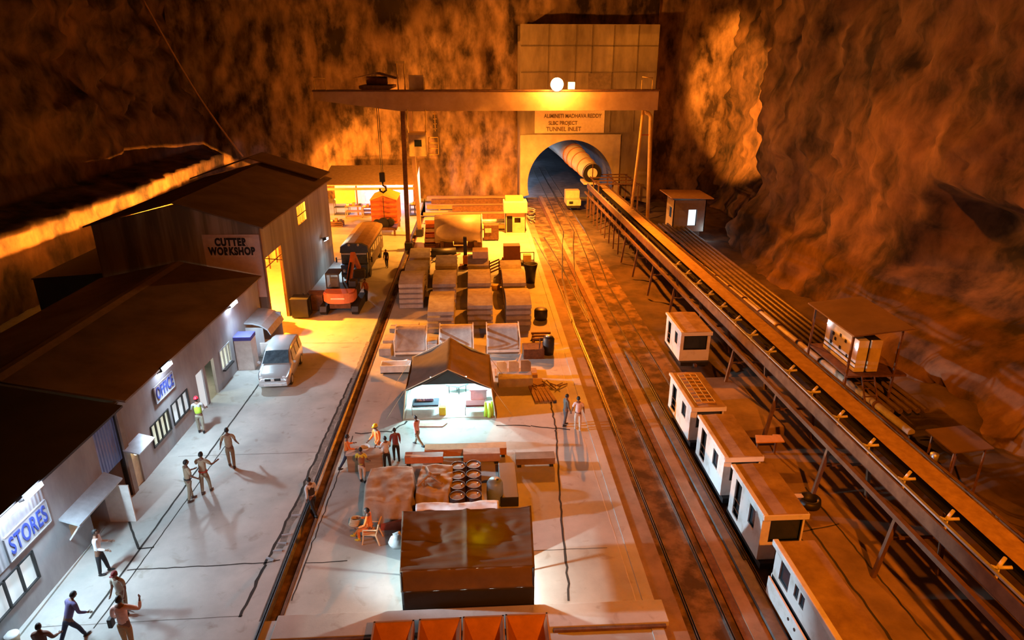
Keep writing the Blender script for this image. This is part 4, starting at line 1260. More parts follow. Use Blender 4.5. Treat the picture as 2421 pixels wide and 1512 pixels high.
o = MB().prism([(-0.75, -0.12), (0.6, -0.2), (0.8, 0.1), (-0.6, 0.2)], 'z', 0, 0.05).build('door_mat', mat('mat_tan', (0.5, 0.36, 0.3), bump=0.2))
o.location = (-2.3, 27.75, 0)
tag(o, 'tan mat on the ground at the left of the tent opening', 'mat')

# near tent: ridge along x
T2 = thing('brown_tent', 'big brown canvas tent with sagging ridge in the foreground', 'tent', (-0.44, 17.2, 0))


def t2_front(u, v):
    x = -2.07 + 4.12 * u
    z = 2.55 - 1.1 * v
    y = 0.72 - 1.42 * v
    sag = -0.09 * math.sin(math.pi * v) * (0.6 + 0.4 * abs(math.sin(u * 2 * math.pi)))
    z += sag + 0.07 * noise.noise(Vector((u * 2.5, v * 13, 1.1))) + 0.03 * noise.noise(Vector((u * 6 + v * 5, v * 26, 4.4))) + 0.09 * abs(u * 2 - 1) ** 6 * (1 - v) * (1 if u > .5 else .3)
    z += 0.05 * math.exp(-((u - 0.5) / 0.02) ** 2)
    z = 2.55 - 1.1 * v + (z - 2.55 + 1.1 * v) * min(1, (1 - v) * 9)
    for cu, cvv in ((0.28, 0.42), (0.80, 0.40)):
        rr = math.hypot((u - cu) / 0.06, (v - cvv) / 0.13)
        z -= 0.09 * math.exp(-rr * rr) + 0.018 * math.sin(7 * math.atan2(v - cvv, u - cu)) * math.exp(-((rr - 1.6) / 1.1) ** 2)
    return (x, y, z)


def t2_back(u, v):
    x = -2.07 + 4.12 * u
    z = 2.55 - 1.1 * v + 0.09 * abs(u * 2 - 1) ** 6 * (1 - v) * (1 if u > .5 else .3)
    y = 0.72 + 0.62 * v
    z += 0.05 * noise.noise(Vector((u * 3, v * 9, 5.1))) - 0.05 * math.sin(math.pi * v)
    return (x, y, z)


MB().grid(70, 36, t2_front, True).build('roof_panel', CANV, T2, solid=0.015)
MB().grid(50, 14, t2_back, True).build('roof_panel', CANVG, T2, solid=0.015)
MB().grid(40, 10, lambda u, v: (-2.07 + 4.12 * u, -0.70 - 0.12 * v - 0.02 * math.sin(v * 6), 1.45 - 0.72 * v + 0.01 * math.sin(u * 30)), True).build('front_skirt', mat('skirt_brown', (0.17, 0.115, 0.06), (0.13, 0.085, 0.045), rough=0.85, scale=2, bump=0.15), T2, solid=0.012)
MB().grid(40, 8, lambda u, v: (-2.05 + 4.1 * u, -0.82 + 0.02 * v, 0.73 - 0.73 * v), True).build('skirt_shade', mat('skirt_shade_black', (0.02, 0.018, 0.015), bump=0.1), T2, solid=0.012)  # foot of the tent wall, its shade painted as a black strip
MB().grid(30, 8, lambda u, v: (-2.05 + 4.1 * u, 1.34 + 0.05 * v, 1.45 - 1.45 * v), True).build('rear_wall', CANVG, T2, solid=0.012)
for sx_ in (-1, 1):
    xx = 2.05 * sx_ + (0 if sx_ > 0 else -0.0)
    # gable cloth above the rolled-up side opening
    MB().prism([(-0.70, 1.45), (0.72, 2.52), (1.34, 1.45), (1.30, 1.05), (-0.72, 1.05)], 'x', xx - 0.01, xx + 0.01).build('gable_cloth', CANV, T2)
    for yy, zz in ((-0.78, 1.45), (0.72, 2.5), (1.34, 1.45)):
        MB().tube([(xx * 0.985, yy, 0), (xx * 0.985, yy, zz)], 0.03, 6).build('pole', BLACK, T2)
o = MB().sphere((0, 0, 0), 0.05).build('bulb', LAMPW)
o.location = (-0.1, 17.5, 1.9)
o.parent = None
tag(o, 'bare bulb hanging inside the big brown tent', 'bulb')

# ================================================================ SEGMENT STACKS
seg_mesh = None
cols_ = {'leftmost': (-4.45, 1.62), 'second': (-2.25, 1.60), 'third': (0.20, 1.60), 'rightmost': (2.68, 1.62)}
stacks = [
    ('leftmost', 'nearest', 43.6, 3.1, 5), ('leftmost', 'middle', 47.6, 3.0, 4), ('leftmost', 'farthest', 51.4, 2.8, 4),
    ('second', 'nearest', 39.1, 4.0, 4), ('second', 'middle', 44.6, 3.4, 4), ('second', 'farthest', 49.0, 3.0, 4),
    ('third', 'nearest', 40.1, 3.4, 4), ('third', 'middle', 44.6, 3.4, 4), ('third', 'farthest', 49.0, 3.2, 4),
    ('rightmost', 'nearest', 40.0, 3.4, 4), ('rightmost', 'middle', 44.6, 3.4, 4), ('rightmost', 'farthest', 48.9, 2.6, 3)]
protoseg = {}


def segment_proto(wd, ln):
    s = thing('tunnel_segment', '', 'concrete segment', (0, 0, 0))
    mb = MB()
    n = 12
    top, bot = [], []
    for i in range(n + 1):
        t = i / n
        y = ln * t
        z = 0.30 * math.sin(math.pi * t) ** 0.9
        top.append((y, z + 0.30))
        bot.append((y, z + 0.06))
    mb.prism(top + bot[::-1], 'x', -wd / 2, wd / 2)
    mb.build('slab', SEG, s)
    for yy in (0.35, ln - 0.45):
        MB().box(-wd / 2 + 0.05, wd / 2 - 0.05, yy, yy + 0.1, -0.0, 0.30 * math.sin(math.pi * (yy + .05) / ln) + 0.08).build('timber_spacer', WOOD, s)
    return s


ordn = {5: ['lowest', 'second from the bottom', 'middle', 'second from the top', 'topmost'], 4: ['lowest', 'second from the bottom', 'second from the top', 'topmost'], 3: ['lowest', 'middle', 'topmost']}
for cn, rn, y0, ln, nl in stacks:
    xc, wd = cols_[cn]
    rz = random.uniform(-0.012, 0.012)
    for k in range(nl):
        key = (round(ln, 1))
        if key not in protoseg:
            protoseg[key] = s = segment_proto(1.61, ln)
        else:
            s = clone(protoseg[key])
        s.location = (xc + random.uniform(-0.03, 0.03), y0 + random.uniform(-0.05, 0.05), k * 0.375)
        s.rotation_euler = (0, 0, rz)
        tag(s, 'curved concrete segment, %s, in the %s stack of the %s column' % (ordn[nl][k], rn, cn), 'concrete segment', 'precast tunnel segments in stacks')
o = MB().box(-0.6, 0.6, -0.65, 0.65, 0, 0.55, 0.02).build('pale_crate', mat('crate_tan', (0.62, 0.46, 0.3), bump=0.1))
o.location = (0.35, 50.3, 1.76)
tag(o, 'pale square crate on top of the farthest segment stack in the third row', 'crate')

# three steel segment moulds in front
for i, (x0, x1, nm) in enumerate([(-4.78, -2.95, 'left'), (-2.2, -0.25, 'middle'), (0.55, 2.45, 'right')]):
    t = thing('segment_mould', 'square box mould with a curved concrete top, %s of the three behind the lit tent' % nm, 'mould', ((x0 + x1) / 2, 36.4, 0), 0, 'segment moulds behind the tent')
    wd = (x1 - x0) / 2
    mb = MB()
    n = 14
    pts_t = [(-0.55 - 0.0, 0.25)]
    mb.grid(14, 12, lambda u, v: (-wd + 2 * wd * u, -0.6 + 1.5 * v, 0.30 + 1.0 * math.sin(math.pi / 2 * min(1, v * 1.25)) - 0.12 * (1 - (2 * u - 1) ** 2) * (1 - v)), True)
    mb.build('curved_panel', mat('mould_panel', (0.50, 0.46, 0.43), (0.33, 0.28, 0.25), rough=0.8, scale=2, bump=0.1), t, solid=0.05)
    MB().box(-wd + 0.05, wd - 0.05, -0.5, 0.9, 0.0, 0.28).build('base', RUST, t)
    MB().box(-wd + 0.02, wd - 0.02, -0.72, -0.64, 0.12, 0.26).build('front_bar', CABW, t)
    for s_ in (-1, 1):
        MB().bar((s_ * wd, -0.68, 0), (s_ * wd, -0.62, 0.95), 0.06).build('corner_post', CABW, t)
        MB().bar((s_ * wd, -0.62, 0.95), (s_ * wd, 0.9, 1.38), 0.06).build('side_rail', CABW, t)
for i, (px, py, sx_, sy_, h, lab) in enumerate([(-5.25, 37.4, 0.35, 0.5, 0.5, 'small grey concrete block left of the left mould, the farther one'), (-5.35, 36.2, 0.35, 0.4, 0.45, 'small grey concrete block left of the left mould, the nearer one'), (-2.6, 36.3, 0.28, 0.6, 0.7, 'dark grey block squeezed between the left and middle moulds'), (3.2, 35.4, 0.6, 0.5, 0.6, 'dark scrap heap box right of the right mould')]):
    o = MB().box(-sx_, sx_, -sy_, sy_, 0, h, 0.03).box(-sx_ * 0.6, sx_ * 0.6, -sy_ - 0.02, -sy_, h * 0.2, h * 0.5).build('concrete_block', SEG if i != 3 else RUST)
    o.location = (px, py, 0)
    tag(o, lab, 'block')
o = MB().box(-0.95, 0.95, -0.25, 0.25, 0, 0.28, 0.03).build('concrete_beam', SEG)
o.location = (-4.55, 39.6, 0)
tag(o, 'short concrete beam lying behind the left mould, the lower one', 'beam')
o = MB().box(-0.9, 0.9, -0.22, 0.22, 0, 0.24, 0.03).build('concrete_beam', mat('beam_tan', (0.6, 0.45, 0.32), bump=0.1))
o.location = (-4.6, 40.3, 0.0)
tag(o, 'tan concrete beam lying behind the left mould, the farther one', 'beam')
t = thing('water_trough', 'long pale trough left of the lit tent', 'trough', (-4.45, 33.7, 0))
MB().panel('y', -0.35, 0.05, -0.85, 0.85, 0.05, 0.5).box(-0.85, 0.85, 0.3, 0.35, 0.05, 0.5).box(-0.85, -0.8, -0.3, 0.3, 0.05, 0.5).box(0.8, 0.85, -0.3, 0.3, 0.05, 0.5).box(-0.85, 0.85, -0.35, 0.35, 0.05, 0.1).build('trough_body', TARPW, t)
MB().box(-0.7, -0.6, -0.3, 0.3, 0, 0.06).build('foot', RUST, t)
MB().box(0.6, 0.7, -0.3, 0.3, 0, 0.06).build('foot', RUST, t)
o = MB().grid(14, 14, lambda u, v: (-0.5 + u, -0.35 + 0.7 * v, 0.05 + 0.35 * math.exp(-((u - .5) ** 2 + (v - .5) ** 2) * 9) + 0.16 * abs(noise.noise(Vector((u * 6, v * 6, 0))))), True).build('crumpled_sheet', TARPW, solid=0.01)
o.location = (-3.95, 34.35, 0.0)
tag(o, 'crumpled white and red sheet lying between the trough and the left mould', 'sheet')
t = thing('panel_stack', 'pale curved panels leaning right of the lit tent', 'panel', (1.9, 33.0, 0))
for k in range(3):
    MB().prism([(-0.9 + k * 0.65, 0.1), (-0.35 + k * 0.65, 0.1), (-0.35 + k * 0.65, 0.75), (-0.5 + k * 0.65, 0.9), (-0.9 + k * 0.65, 0.9)], 'y', -0.3 + k * 0.05, -0.22 + k * 0.05).build('panel', [TARPW, TARPW, SEG][k], t)
MB().box(-1.0, 1.3, -0.4, 0.5, 0, 0.12).build('pallet', WOOD, t)
o = MB().box(-0.95, 0.85, -0.5, 0.4, 0, 0.5, 0.04).build('stone_block', SEG)
o.location = (2.0, 31.9, 0)
tag(o, 'wide dark block on the ground just right of the lit tent', 'block')
for k in range(5):
    o = MB().box(-0.09, 0.09, -1.3, 1.3, 0, 0.09).build('timber_plank', WOOD)
    o.location = (2.75 + 0.2 * k, 31.0, 0.0)
    o.rotation_euler = (0, 0, 0.12 + 0.02 * k)
    tag(o, 'timber plank on the ground right of the lit tent, ' + ['first', 'second', 'third', 'fourth', 'fifth'][k] + ' from the tent', 'plank', 'planks right of the tent')
t = thing('pump_unit', 'dark upright pump unit with a round pale lid beside the left track', 'pump', (4.1, 35.6, 0))
MB().lathe((0, 0, 0), [(0, 0), (0.30, 0.0), (0.34, 0.3), (0.34, 0.95), (0.25, 1.1), (0, 1.12)], 16).build('body', BLACK, t)
MB().lathe((0, 0, 1.12), [(0, 0.04), (0.16, 0.03), (0.17, 0.0)], 14).build('lid', GALV, t)
MB().bar((-0.5, 0, 0), (-0.5, 0, 1.0), 0.06).bar((-0.5, 0, 1.0), (0.1, 0, 1.0), 0.05).build('frame', RUST, t)
t = thing('low_trestle', 'low rusty trestle behind the dark pump unit', 'trestle', (3.9, 37.6, 0))
for k in range(3):
    MB().box(-0.6, 0.6, -0.5 + k * 0.45, -0.38 + k * 0.45, 0.25, 0.35).build('beam', RUST, t)
for a in (-0.5, 0.5):
    MB().box(a - 0.05, a + 0.05, -0.5, 0.55, 0, 0.25).build('foot', RUST, t)
o = MB().lathe((0, 0, 0), [(0, 0), (0.40, 0), (0.44, 0.2), (0.44, 0.6), (0.38, 0.72), (0, 0.70)], 20).build('black_drum', BLACK)
o.location = (4.2, 41.2, 0)
tag(o, 'squat black drum beside the nearest rightmost segment stack', 'drum')
o = MB().lathe((0, 0, 0), [(0, 0), (0.34, 0), (0.42, 0.9), (0.55, 1.5), (0.46, 1.5), (0.30, 0.2), (0, 0.15)], 20).build('black_hopper', BLACK)
o.location = (4.15, 49.0, 0)
tag(o, 'tall black tapered bin beside the farthest rightmost segment stack', 'bin')
t = thing('pipe_scrap', 'heap of bent scrap rods on the slab right of the planks', 'scrap', (3.6, 31.4, 0))
for k in range(9):
    a = random.uniform(0, 6.28)
    MB().bar((0.2 * k - 0.8 + 0.3 * math.cos(a), 0.5 * math.sin(a), 0.05), (0.2 * k - 0.8 - 0.3 * math.cos(a), -0.5 * math.sin(a), 0.12 + 0.1 * random.random()), 0.04).build('rod', RUST, t)

# ================================================================ YARD BACKGROUND
t = thing('steel_tank', 'large rusty horizontal cylinder tank behind the segment stacks', 'tank', (-1.5, 59.6, 0))
MB().tube([(-2.1, 0, 1.75), (2.1, 0, 1.75)], 1.25, 36).build('shell', mat('tank_steel', (0.34, 0.24, 0.15), (0.22, 0.15, 0.09), rough=0.5, scale=1, bump=0.05), t)
for xx in (-1.5, 1.5):
    MB().box(xx - 0.15, xx + 0.15, -0.9, 0.9, 0, 0.8).build('saddle', RUST, t)
MB().box(-2.1, 2.1, -0.25, 0.1, 0.0, 1.0).build('skirt_plate', RUST, t)
MB().tube([(2.05, 0, 1.75), (2.14, 0, 1.75)], 1.3, 36).build('end_rim', GALV, t)
MB().tube([(-0.45, -1.45, 0.95), (-0.45, -1.5, 0.6), (0.75, -1.5, 0.6), (0.75, -1.45, 0.95)], 0.05, 6).build('handrail', CREAM, t)
for k in range(5):
    o = thing('steel_tray', 'rusty open steel tray piled left of the cylinder tank, ' + ['lowest', 'second from the bottom', 'middle', 'second from the top', 'topmost'][k] + ' one', 'tray', (-4.1 + 0.03 * k, 60.2 + 0.15 * k, 0.05 + 0.42 * k), 0.02 * k, 'trays piled left of the tank')
    MB().box(-0.55, 0.55, -0.6, 0.6, 0, 0.06).build('floor', ORANGE, o)
    MB().box(-0.55, 0.55, -0.6, -0.55, 0.06, 0.34).box(-0.55, 0.55, 0.55, 0.6, 0.06, 0.34).box(-0.55, -0.5, -0.6, 0.6, 0.06, 0.34).box(0.5, 0.55, -0.6, 0.6, 0.06, 0.34).build('side', [RUST, CREAM, ORANGE, CREAM, ORANGE][k], o)
t = thing('site_kiosk', 'pale site kiosk with a big cream tank box on top near the tunnel', 'kiosk', (3.95, 65.6, 0))
MB().panel('y', -0.8, 0.06, -1.0, 1.0, 0, 2.0, [(-0.85, -0.3, 0.05, 1.7), (-0.1, 0.5, 1.0, 1.5)]).build('front_wall', mat('kiosk_wall', (0.62, 0.42, 0.24), bump=0.05), t)
MB().box(-1.0, -0.94, -0.8, 0.8, 0, 2.0).box(0.94, 1.0, -0.8, 0.8, 0, 2.0).box(-1, 1, 0.74, 0.8, 0, 2.0).build('wall', CREAM, t)
MB().box(-0.85, -0.3, -0.72, -0.68, 0.05, 1.7).build('door', DARK, t)  # dark sheet for the shade inside the doorway
MB().box(-1.15, 1.15, -1.0, 0.9, 2.0, 3.05, 0.04).build('tank_box', CREAM, t)
MB().box(-0.95, 0.8, -0.2, 1.0, 3.05, 3.4, 0.04).build('tank_lid', YELC, t)
t = thing('dark_machine', 'dark brown machine box between the tank and the kiosk', 'machine', (1.5, 62.3, 0))
MB().box(-0.7, 0.7, -0.5, 0.5, 0.1, 1.5, 0.04).build('body', RUST, t)
MB().box(-0.6, 0.0, -0.55, -0.5, 0.8, 1.2).build('panel', CREAM, t)
for xx in (-0.5, 0.5):
    MB().box(xx - 0.08, xx + 0.08, -0.4, 0.4, 0, 0.1).build('foot', BLACK, t)
o = thing('brown_cabinet', 'dark red-brown cabinet on the bright slab behind the third stack row', 'cabinet', (3.05, 55.3, 0))
MB().box(-0.7, 0.7, -0.5, 0.5, 0.1, 1.35, 0.03).build('body', mat('cab_brown', (0.22, 0.08, 0.05), bump=0.05), o)
MB().box(-0.8, 0.8, -0.6, 0.6, 0, 0.1).build('base', RUST, o)
o = thing('diesel_compressor', 'small yellow and black compressor beside the curb near the track', 'compressor', (4.3, 54.0, 0))
MB().box(-0.35, 0.3, -0.35, 0.35, 0.25, 0.85, 0.04).build('body', YELC, o)
MB().box(-0.65, 0.6, -0.45, 0.45, 0.12, 0.25).build('frame', BLACK, o)
MB().bar((-0.6, 0, 0.3), (-0.6, 0, 1.0), 0.06).bar((0.55, 0, 0.3), (0.55, 0, 1.0), 0.06).bar((-0.6, 0, 1.0), (0.55, 0, 1.0), 0.06).build('roll_bar', RUST, o)
for xx in (-0.5, 0.45):
    for yy in (-0.35, 0.35):
        MB().tube([(xx - 0.05, yy, 0.14), (xx + 0.05, yy, 0.14)], 0.14, 12).build('wheel', BLACK, o)
# long beams piled along the back wall
rng = random.Random(3)
bl = ['brown', 'yellowish', 'grey']
for k in range(9):
    yy = [66.2, 68.0, 69.2, 71.0, 72.6, 74.4, 76.0, 77.8, 79.4][k]
    x0 = [-3.3, -1.0, -5.2, -3.5, -5.6, -2.5, -5.4, -5.0, -5.6][k]
    x1 = [3.0, 3.2, 2.2, 4.2, 3.8, 4.6, 3.9, 4.7, 4.4][k]
    r_ = [0.22, 0.16, 0.2, 0.3, 0.2, 0.35, 0.3, 0.35, 0.3][k]
    m_ = [YELC, GALV, RUST, RUST, WOOD, RUST, WOOD, RUST, WOOD][k]
    h0 = [0.35, 0.5, 0.2, 0.3, 0.3, 0.5, 0.4, 0.6, 0.7][k]
    o = MB().box(x0, x1, -r_, r_, h0 - r_ * 0.8, h0 + r_ * 0.8, 0.02) if k != 1 else MB().tube([(x0, 0, h0), (x1, 0, h0)], r_ + 0.05, 12)
    if h0 - r_ > 0.05:
        for q in (0.15, 0.85):
            o.box(x0 + (x1 - x0) * q - 0.1, x0 + (x1 - x0) * q + 0.1, -r_, r_, 0, h0 - r_ * 0.7)
    o = o.build('long_beam', m_)
    o.location = (0, yy, 0)
    tag(o, 'long %s beam lying across the yard before the rock wall, %s one counted from the tank' % (['yellow', 'grey round', 'brown', 'brown', 'tan', 'rusty', 'wooden', 'dark rusty', 'wooden'][k], ['first', 'second', 'third', 'fourth', 'fifth', 'sixth', 'seventh', 'eighth', 'ninth'][k]), 'beam', 'long beams before the rock wall')
o = MB().box(-0.95, 0.95, -0.4, 0.4, 0, 0.5, 0.04).build('cream_box', YELC)
o.location = (-2.9, 68.0, 0.35)
o.rotation_euler = (0, 0, -0.12)
tag(o, 'cream box lying on the beams behind the tray pile', 'box')
o = MB().box(-0.9, 0.9, -0.4, 0.4, 0, 0.35).build('box_support', RUST)
o.location = (-2.9, 68.0, 0)
tag(o, 'rusty base frame under the cream box behind the tray pile', 'frame')

# red slatted wagon
t = thing('slatted_wagon', 'tall red-brown slatted wagon body with a round cutter on its front', 'wagon', (-8.8, 65.2, 0))
MB().prism([(-1.25, 1.0), (1.25, 1.0), (1.25, 3.3), (0, 3.75), (-1.25, 3.3)], 'y', -0.05, 0.05).build('front_panel', ORANGE, t)
MB().box(-1.25, -1.2, 0, 3.5, 1.0, 3.3).box(1.2, 1.25, 0, 3.5, 1.0, 3.3).build('side_panel', REDP, t)
MB().prism([(-1.3, 3.28), (0, 3.75), (1.3, 3.28), (1.3, 3.36), (0, 3.85), (-1.3, 3.36)], 'y', -0.1, 3.5).build('roof', YELC, t)
for k in range(5):
    MB().box(-1.25, 1.25, -0.12, -0.05, 1.25 + k * 0.46, 1.38 + k * 0.46).build('slat', REDP, t)
MB().bar((0, -0.14, 1.2), (0, -0.14, 3.6), 0.06).build('centre_bar', BLACK, t)
MB().tube([(-0.1, -0.6, 1.1), (-0.1, -0.1, 1.1)], 0.55, 16).tube([(-0.75, -0.5, 1.15), (-0.75, -0.1, 1.15)], 0.35, 14).tube([(0.6, -0.5, 1.2), (0.6, -0.1, 1.2)], 0.38, 14).build('cutter_head', BLACK, t)
MB().box(-1.2, 1.2, -0.9, 3.2, 0.55, 0.8).build('bed', RUST, t)
for xx, yy in ((-1.05, -0.7), (1.0, -0.9), (-1.05, 3.0), (1.05, 3.0)):
    MB().bar((xx, yy, 0), (xx, yy, 0.7), 0.18).build('leg', RUST, t)

# open shed at the back left
t = thing('open_shed', 'long open-fronted shed with blue-white lit interior at the back left', 'shed', (-11.0, 76.0, 0))
MB().prism([(-2.2, 3.25), (4.5, 4.35), (4.5, 4.43), (-2.2, 3.33)], 'x', -5.6, 4.6).build('roof', mat('shed_roof', (0.36, 0.24, 0.15), (0.25, 0.16, 0.1), bump=0.1), t)
MB().box(-5.5, 4.5, -2.25, -2.15, 2.75, 3.0).build('front_beam', WOOD, t)
MB().box(-5.4, 4.6, 4.3, 4.4, 0, 4.3).build('back_wall', mat('shed_back', (0.55, 0.62, 0.75), (0.4, 0.46, 0.6), bump=0.1), t)
for xx in (-5.4, -1.8, 1.4, 4.4):
    MB().bar((xx, -2.1, 0), (xx, -2.1, 3.2), 0.14).build('post', RUST, t)
MB().box(-4.1, -1.95, -2.2, -2.15, 1.3, 2.75).build('hanging_sheet', mat('sheet_orange', (0.75, 0.45, 0.16), (0.6, 0.34, 0.1), bump=0.05), t)
lamp('POINT', 'shed_light', (-10.0, 77.6, 2.6), (0.35, 0.50, 1.0), 1100, radius=0.15)
lb = MB().tube([(-10.6, 77.6, 2.9), (-9.4, 77.6, 2.9)], 0.06, 8).build('tube_lamp', TUBE)
tag(lb, 'white tube lamp under the roof of the open shed at the back left', 'lamp')
for i, (xx, yy, w_, d_, h_, m_, lab) in enumerate([
    (-14.6, 74.4, 0.8, 0.5, 1.6, BLACK, 'dark equipment rack at the far left of the open shed'),
    (-13.0, 72.8, 0.9, 0.5, 1.3, WOOD, 'wooden shelf unit in front of the open shed'),
    (-11.7, 74.0, 0.6, 0.5, 0.9, RUST, 'rusty low box beside the wooden shelf unit'),
    (-10.6, 74.6, 0.35, 0.35, 1.4, WHITE, 'white cabinet standing under the lit shed'),
    (-14.2, 68.8, 0.7, 0.5, 0.5, RUST, 'heap of rusty parts on the ground left of the truck'),
    (-6.6, 73.5, 0.5, 0.5, 1.2, BLACK, 'dark oil cabinet right of the slatted wagon')]):
    s = thing('equipment_rack' if h_ > 1 else 'parts_box', lab, 'equipment', (xx, yy, 0))
    MB().box(-w_, w_, -d_, d_, h_ - 0.06, h_).box(-w_, w_, -d_, d_, h_ * 0.5, h_ * 0.5 + 0.05).box(-w_, w_, -d_, d_, 0.05, 0.11).build('shelf', m_, s)
    for a in (-w_ + 0.03, w_ - 0.03):
        for b in (-d_ + 0.03, d_ - 0.03):
            MB().box(a - 0.03, a + 0.03, b - 0.03, b + 0.03, 0, h_).build('post', m_, s)
    for q in range(3):
        a = -w_ + 0.25 + q * (2 * w_ - 0.5) / 2
        MB().box(a - 0.14, a + 0.14, -0.2, 0.2, h_, h_ + 0.18 + 0.1 * (q % 2), 0.02).build('stored_part', [GALV, ORANGE, BLACK][q], s)

# small red-lidded machinery beside the tunnel mouth
t = thing('coiled_hoses', 'tangle of pale hoses and pipes at the left foot of the tunnel mouth', 'hose', (6.0, 71.0, 0))
for k in range(7):
    a = k * 0.9
    MB().tube([(0.5 * math.cos(a + s * 0.8) * (0.5 + 0.12 * k), 0.9 * math.sin(a + s * 0.8) + (k - 3) * 0.6, 0.12 + 0.08 * k) for s in range(6)], 0.06, 6).build('hose_loop', [GALV, BLACK, PIPE][k % 3], t)
t = thing('tank_fittings', 'pile of timber and fittings in front of the horizontal tank', 'scrap', (-2.6, 55.6, 0))
for k in range(8):
    MB().bar((-1.6 + 0.3 * k, rng.uniform(-0.8, 0.2), 0.1 + 0.05 * k), (-1.0 + 0.32 * k, rng.uniform(-0.2, 1.0), 0.3 + 0.08 * rng.random()), 0.12).build('offcut', [RUST, WOOD, GALV][k % 3], t)
MB().tube([(-1.9, 0.3, 0.5), (0.9, 0.6, 0.5)], 0.42, 16).build('dark_drum', BLACK, t)
t = thing('lifting_mast', 'slim black lifting mast standing behind the third segment row', 'mast', (-0.85, 53.2, 0))
MB().bar((0, 0, 0), (0, 0.0, 2.6), 0.28, 0.3).build('mast', BLACK, t)
MB().box(-0.5, 0.5, -0.5, 0.5, 0, 0.2).build('base', RUST, t)
MB().box(-0.2, 0.4, -0.35, -0.15, 0.4, 1.1).build('carriage', ORANGE, t)
t = thing('red_rack', 'rusty rack with bent bars between the third and rightmost stack rows', 'rack', (1.45, 50.2, 0))
for k in range(4):
    MB().bar((-0.4, -1.4 + k * 0.8, 0.9), (0.4, -1.2 + k * 0.8, 1.2), 0.09).build('bar', RUST, t)
for xx in (-0.38, 0.38):
    for yy in (-1.3, 1.2):
        MB().bar((xx, yy, 0), (xx, yy, 1.1), 0.08).build('leg', RUST, t)
MB().lathe((0.0, -2.6, 0.0), [(0, 0), (0.3, 0), (0.32, 0.3), (0.26, 0.34), (0, 0.3)], 16).build('bucket', YELC, t)


# ================================================================ FOREGROUND GOODS
def draped(name, label, cx_, cy_, hw, hl, h, m, seedv, rz=0.0, skirt=0.28, rag=0.25):
    def fn(u, v):
        a, b = 2 * u - 1, 2 * v - 1
        # superellipse dome with vertical skirt
        r = max(abs(a), abs(b))
        k = min(1, r / (1 - skirt)) if r > 0 else 0
        x = hw * a / max(r, 1e-6) * min(r / (1 - skirt), 1 + 0.10 * max(0, (r - (1 - skirt)) / skirt))
        y = hl * b / max(r, 1e-6) * min(r / (1 - skirt), 1 + 0.10 * max(0, (r - (1 - skirt)) / skirt))
        # round the corners
        q = (abs(a) / max(r, 1e-6)) * (abs(b) / max(r, 1e-6))
        x *= 1 - 0.10 * q * k
        y *= 1 - 0.10 * q * k
        z = h if r < 1 - skirt else h * (1 - (r - (1 - skirt)) / skirt)
        z += (0.07 * noise.fractal(Vector((x * 1.7 + seedv, y * 1.7, 2)), 1, 2, 4)) * (1 if r < 1 - skirt else 0.4)
        if r >= 1 - skirt:
            t = (r - (1 - skirt)) / skirt
            f = 0.06 * math.sin(14 * (a - b) + seedv) * t
            x += f * (1 if abs(a) > abs(b) else 0)
            y += f * (1 if abs(b) >= abs(a) else 0)
            z += rag * max(0, noise.noise(Vector((a * 2.2, b * 2.2, seedv)))) * t
        return (x, y, max(z, 0.02))
    o = MB().grid(40, 40, fn, True).build(name, m, solid=0.01)
    o.location = (cx_, cy_, 0)
    o.rotation_euler = (0, 0, rz)
    return o


o = draped('tarpaulin_stack', '', -3.45, 21.75, 0.92, 1.22, 1.0, TARP, 3.3, 0.03)
tag(o, 'big stack of goods under a stained beige tarpaulin in front of the brown tent', 'tarpaulin')
o = draped('tarpaulin_stack', '', -1.75, 22.05, 0.68, 1.0, 0.95, TARP, 8.1, -0.06)
tag(o, 'smaller bundle under a knotted beige tarpaulin beside the steel drums', 'tarpaulin')
o = MB().tube([(-0.55, -0.5, 0.99), (-0.1, 0.05, 1.10), (0.3, 0.2, 1.0)], 0.05, 6).tube([(-0.25, 0.6, 1.05), (-0.1, 0.05, 1.1), (0.4, -0.4, 0.98)], 0.05, 6).sphere((-0.1, 0.05, 1.1), 0.11).build('tarpaulin_knot', TARP)
o.location = (-1.85, 22.05, 0)
tag(o, 'twisted rope knot tied across the smaller beige tarpaulin', 'rope')
o = MB().grid(40, 8, lambda u, v: (-1.9 + 3.0 * u, -0.22 + 0.5 * v + 0.06 * math.sin(u * 9), 0.86 + 0.12 * math.sin(math.pi * v) + 0.05 * noise.noise(Vector((u * 9, v * 4, 0))) - 0.5 * max(0, 0.25 - v)), True).build('white_sheet', TARPW, solid=0.01)
o.location = (-0.45, 20.35, 0)
tag(o, 'long white plastic sheet spread between the drums and the brown tent', 'sheet')
o = MB().box(-1.85, 1.0, -0.2, 0.2, 0.05, 0.84, 0.03).build('sheet_crate', RUST)
o.location = (-0.45, 20.42, 0)
tag(o, 'rusty crate row under the long white plastic sheet', 'crate')
o = MB().prism([(-0.6, 0), (0.65, 0), (0.65, 0.5), (-0.6, 0.2)], 'y', -0.08, 0.05).build('red_tray', REDP)
o.location = (-3.05, 20.35, 0)
tag(o, 'dark red tray showing under the front edge of the big tarpaulin', 'tray')


def drum(x, y, label, m, top, tip=0):
    t = thing('steel_drum', label, 'drum', (x, y, 0), 0, 'steel drums beside the tarpaulins')
    MB().lathe((0, 0, 0), [(0, 0), (0.285, 0), (0.29, 0.28), (0.305, 0.30), (0.29, 0.32), (0.29, 0.58), (0.305, 0.60), (0.29, 0.62), (0.29, 0.88), (0.30, 0.90), (0.28, 0.90), (0.275, 0.87)], 20).build('body', m, t)
    MB().lathe((0, 0, 0.86), [(0.0, 0.012), (0.12, 0.008), (0.277, 0.0)], 20).build('lid', top, t)
    MB().lathe((0.15, 0.06, 0.868), [(0.035, 0), (0.035, 0.02), (0, 0.02)], 8).build('bung', GALV, t)
    return t


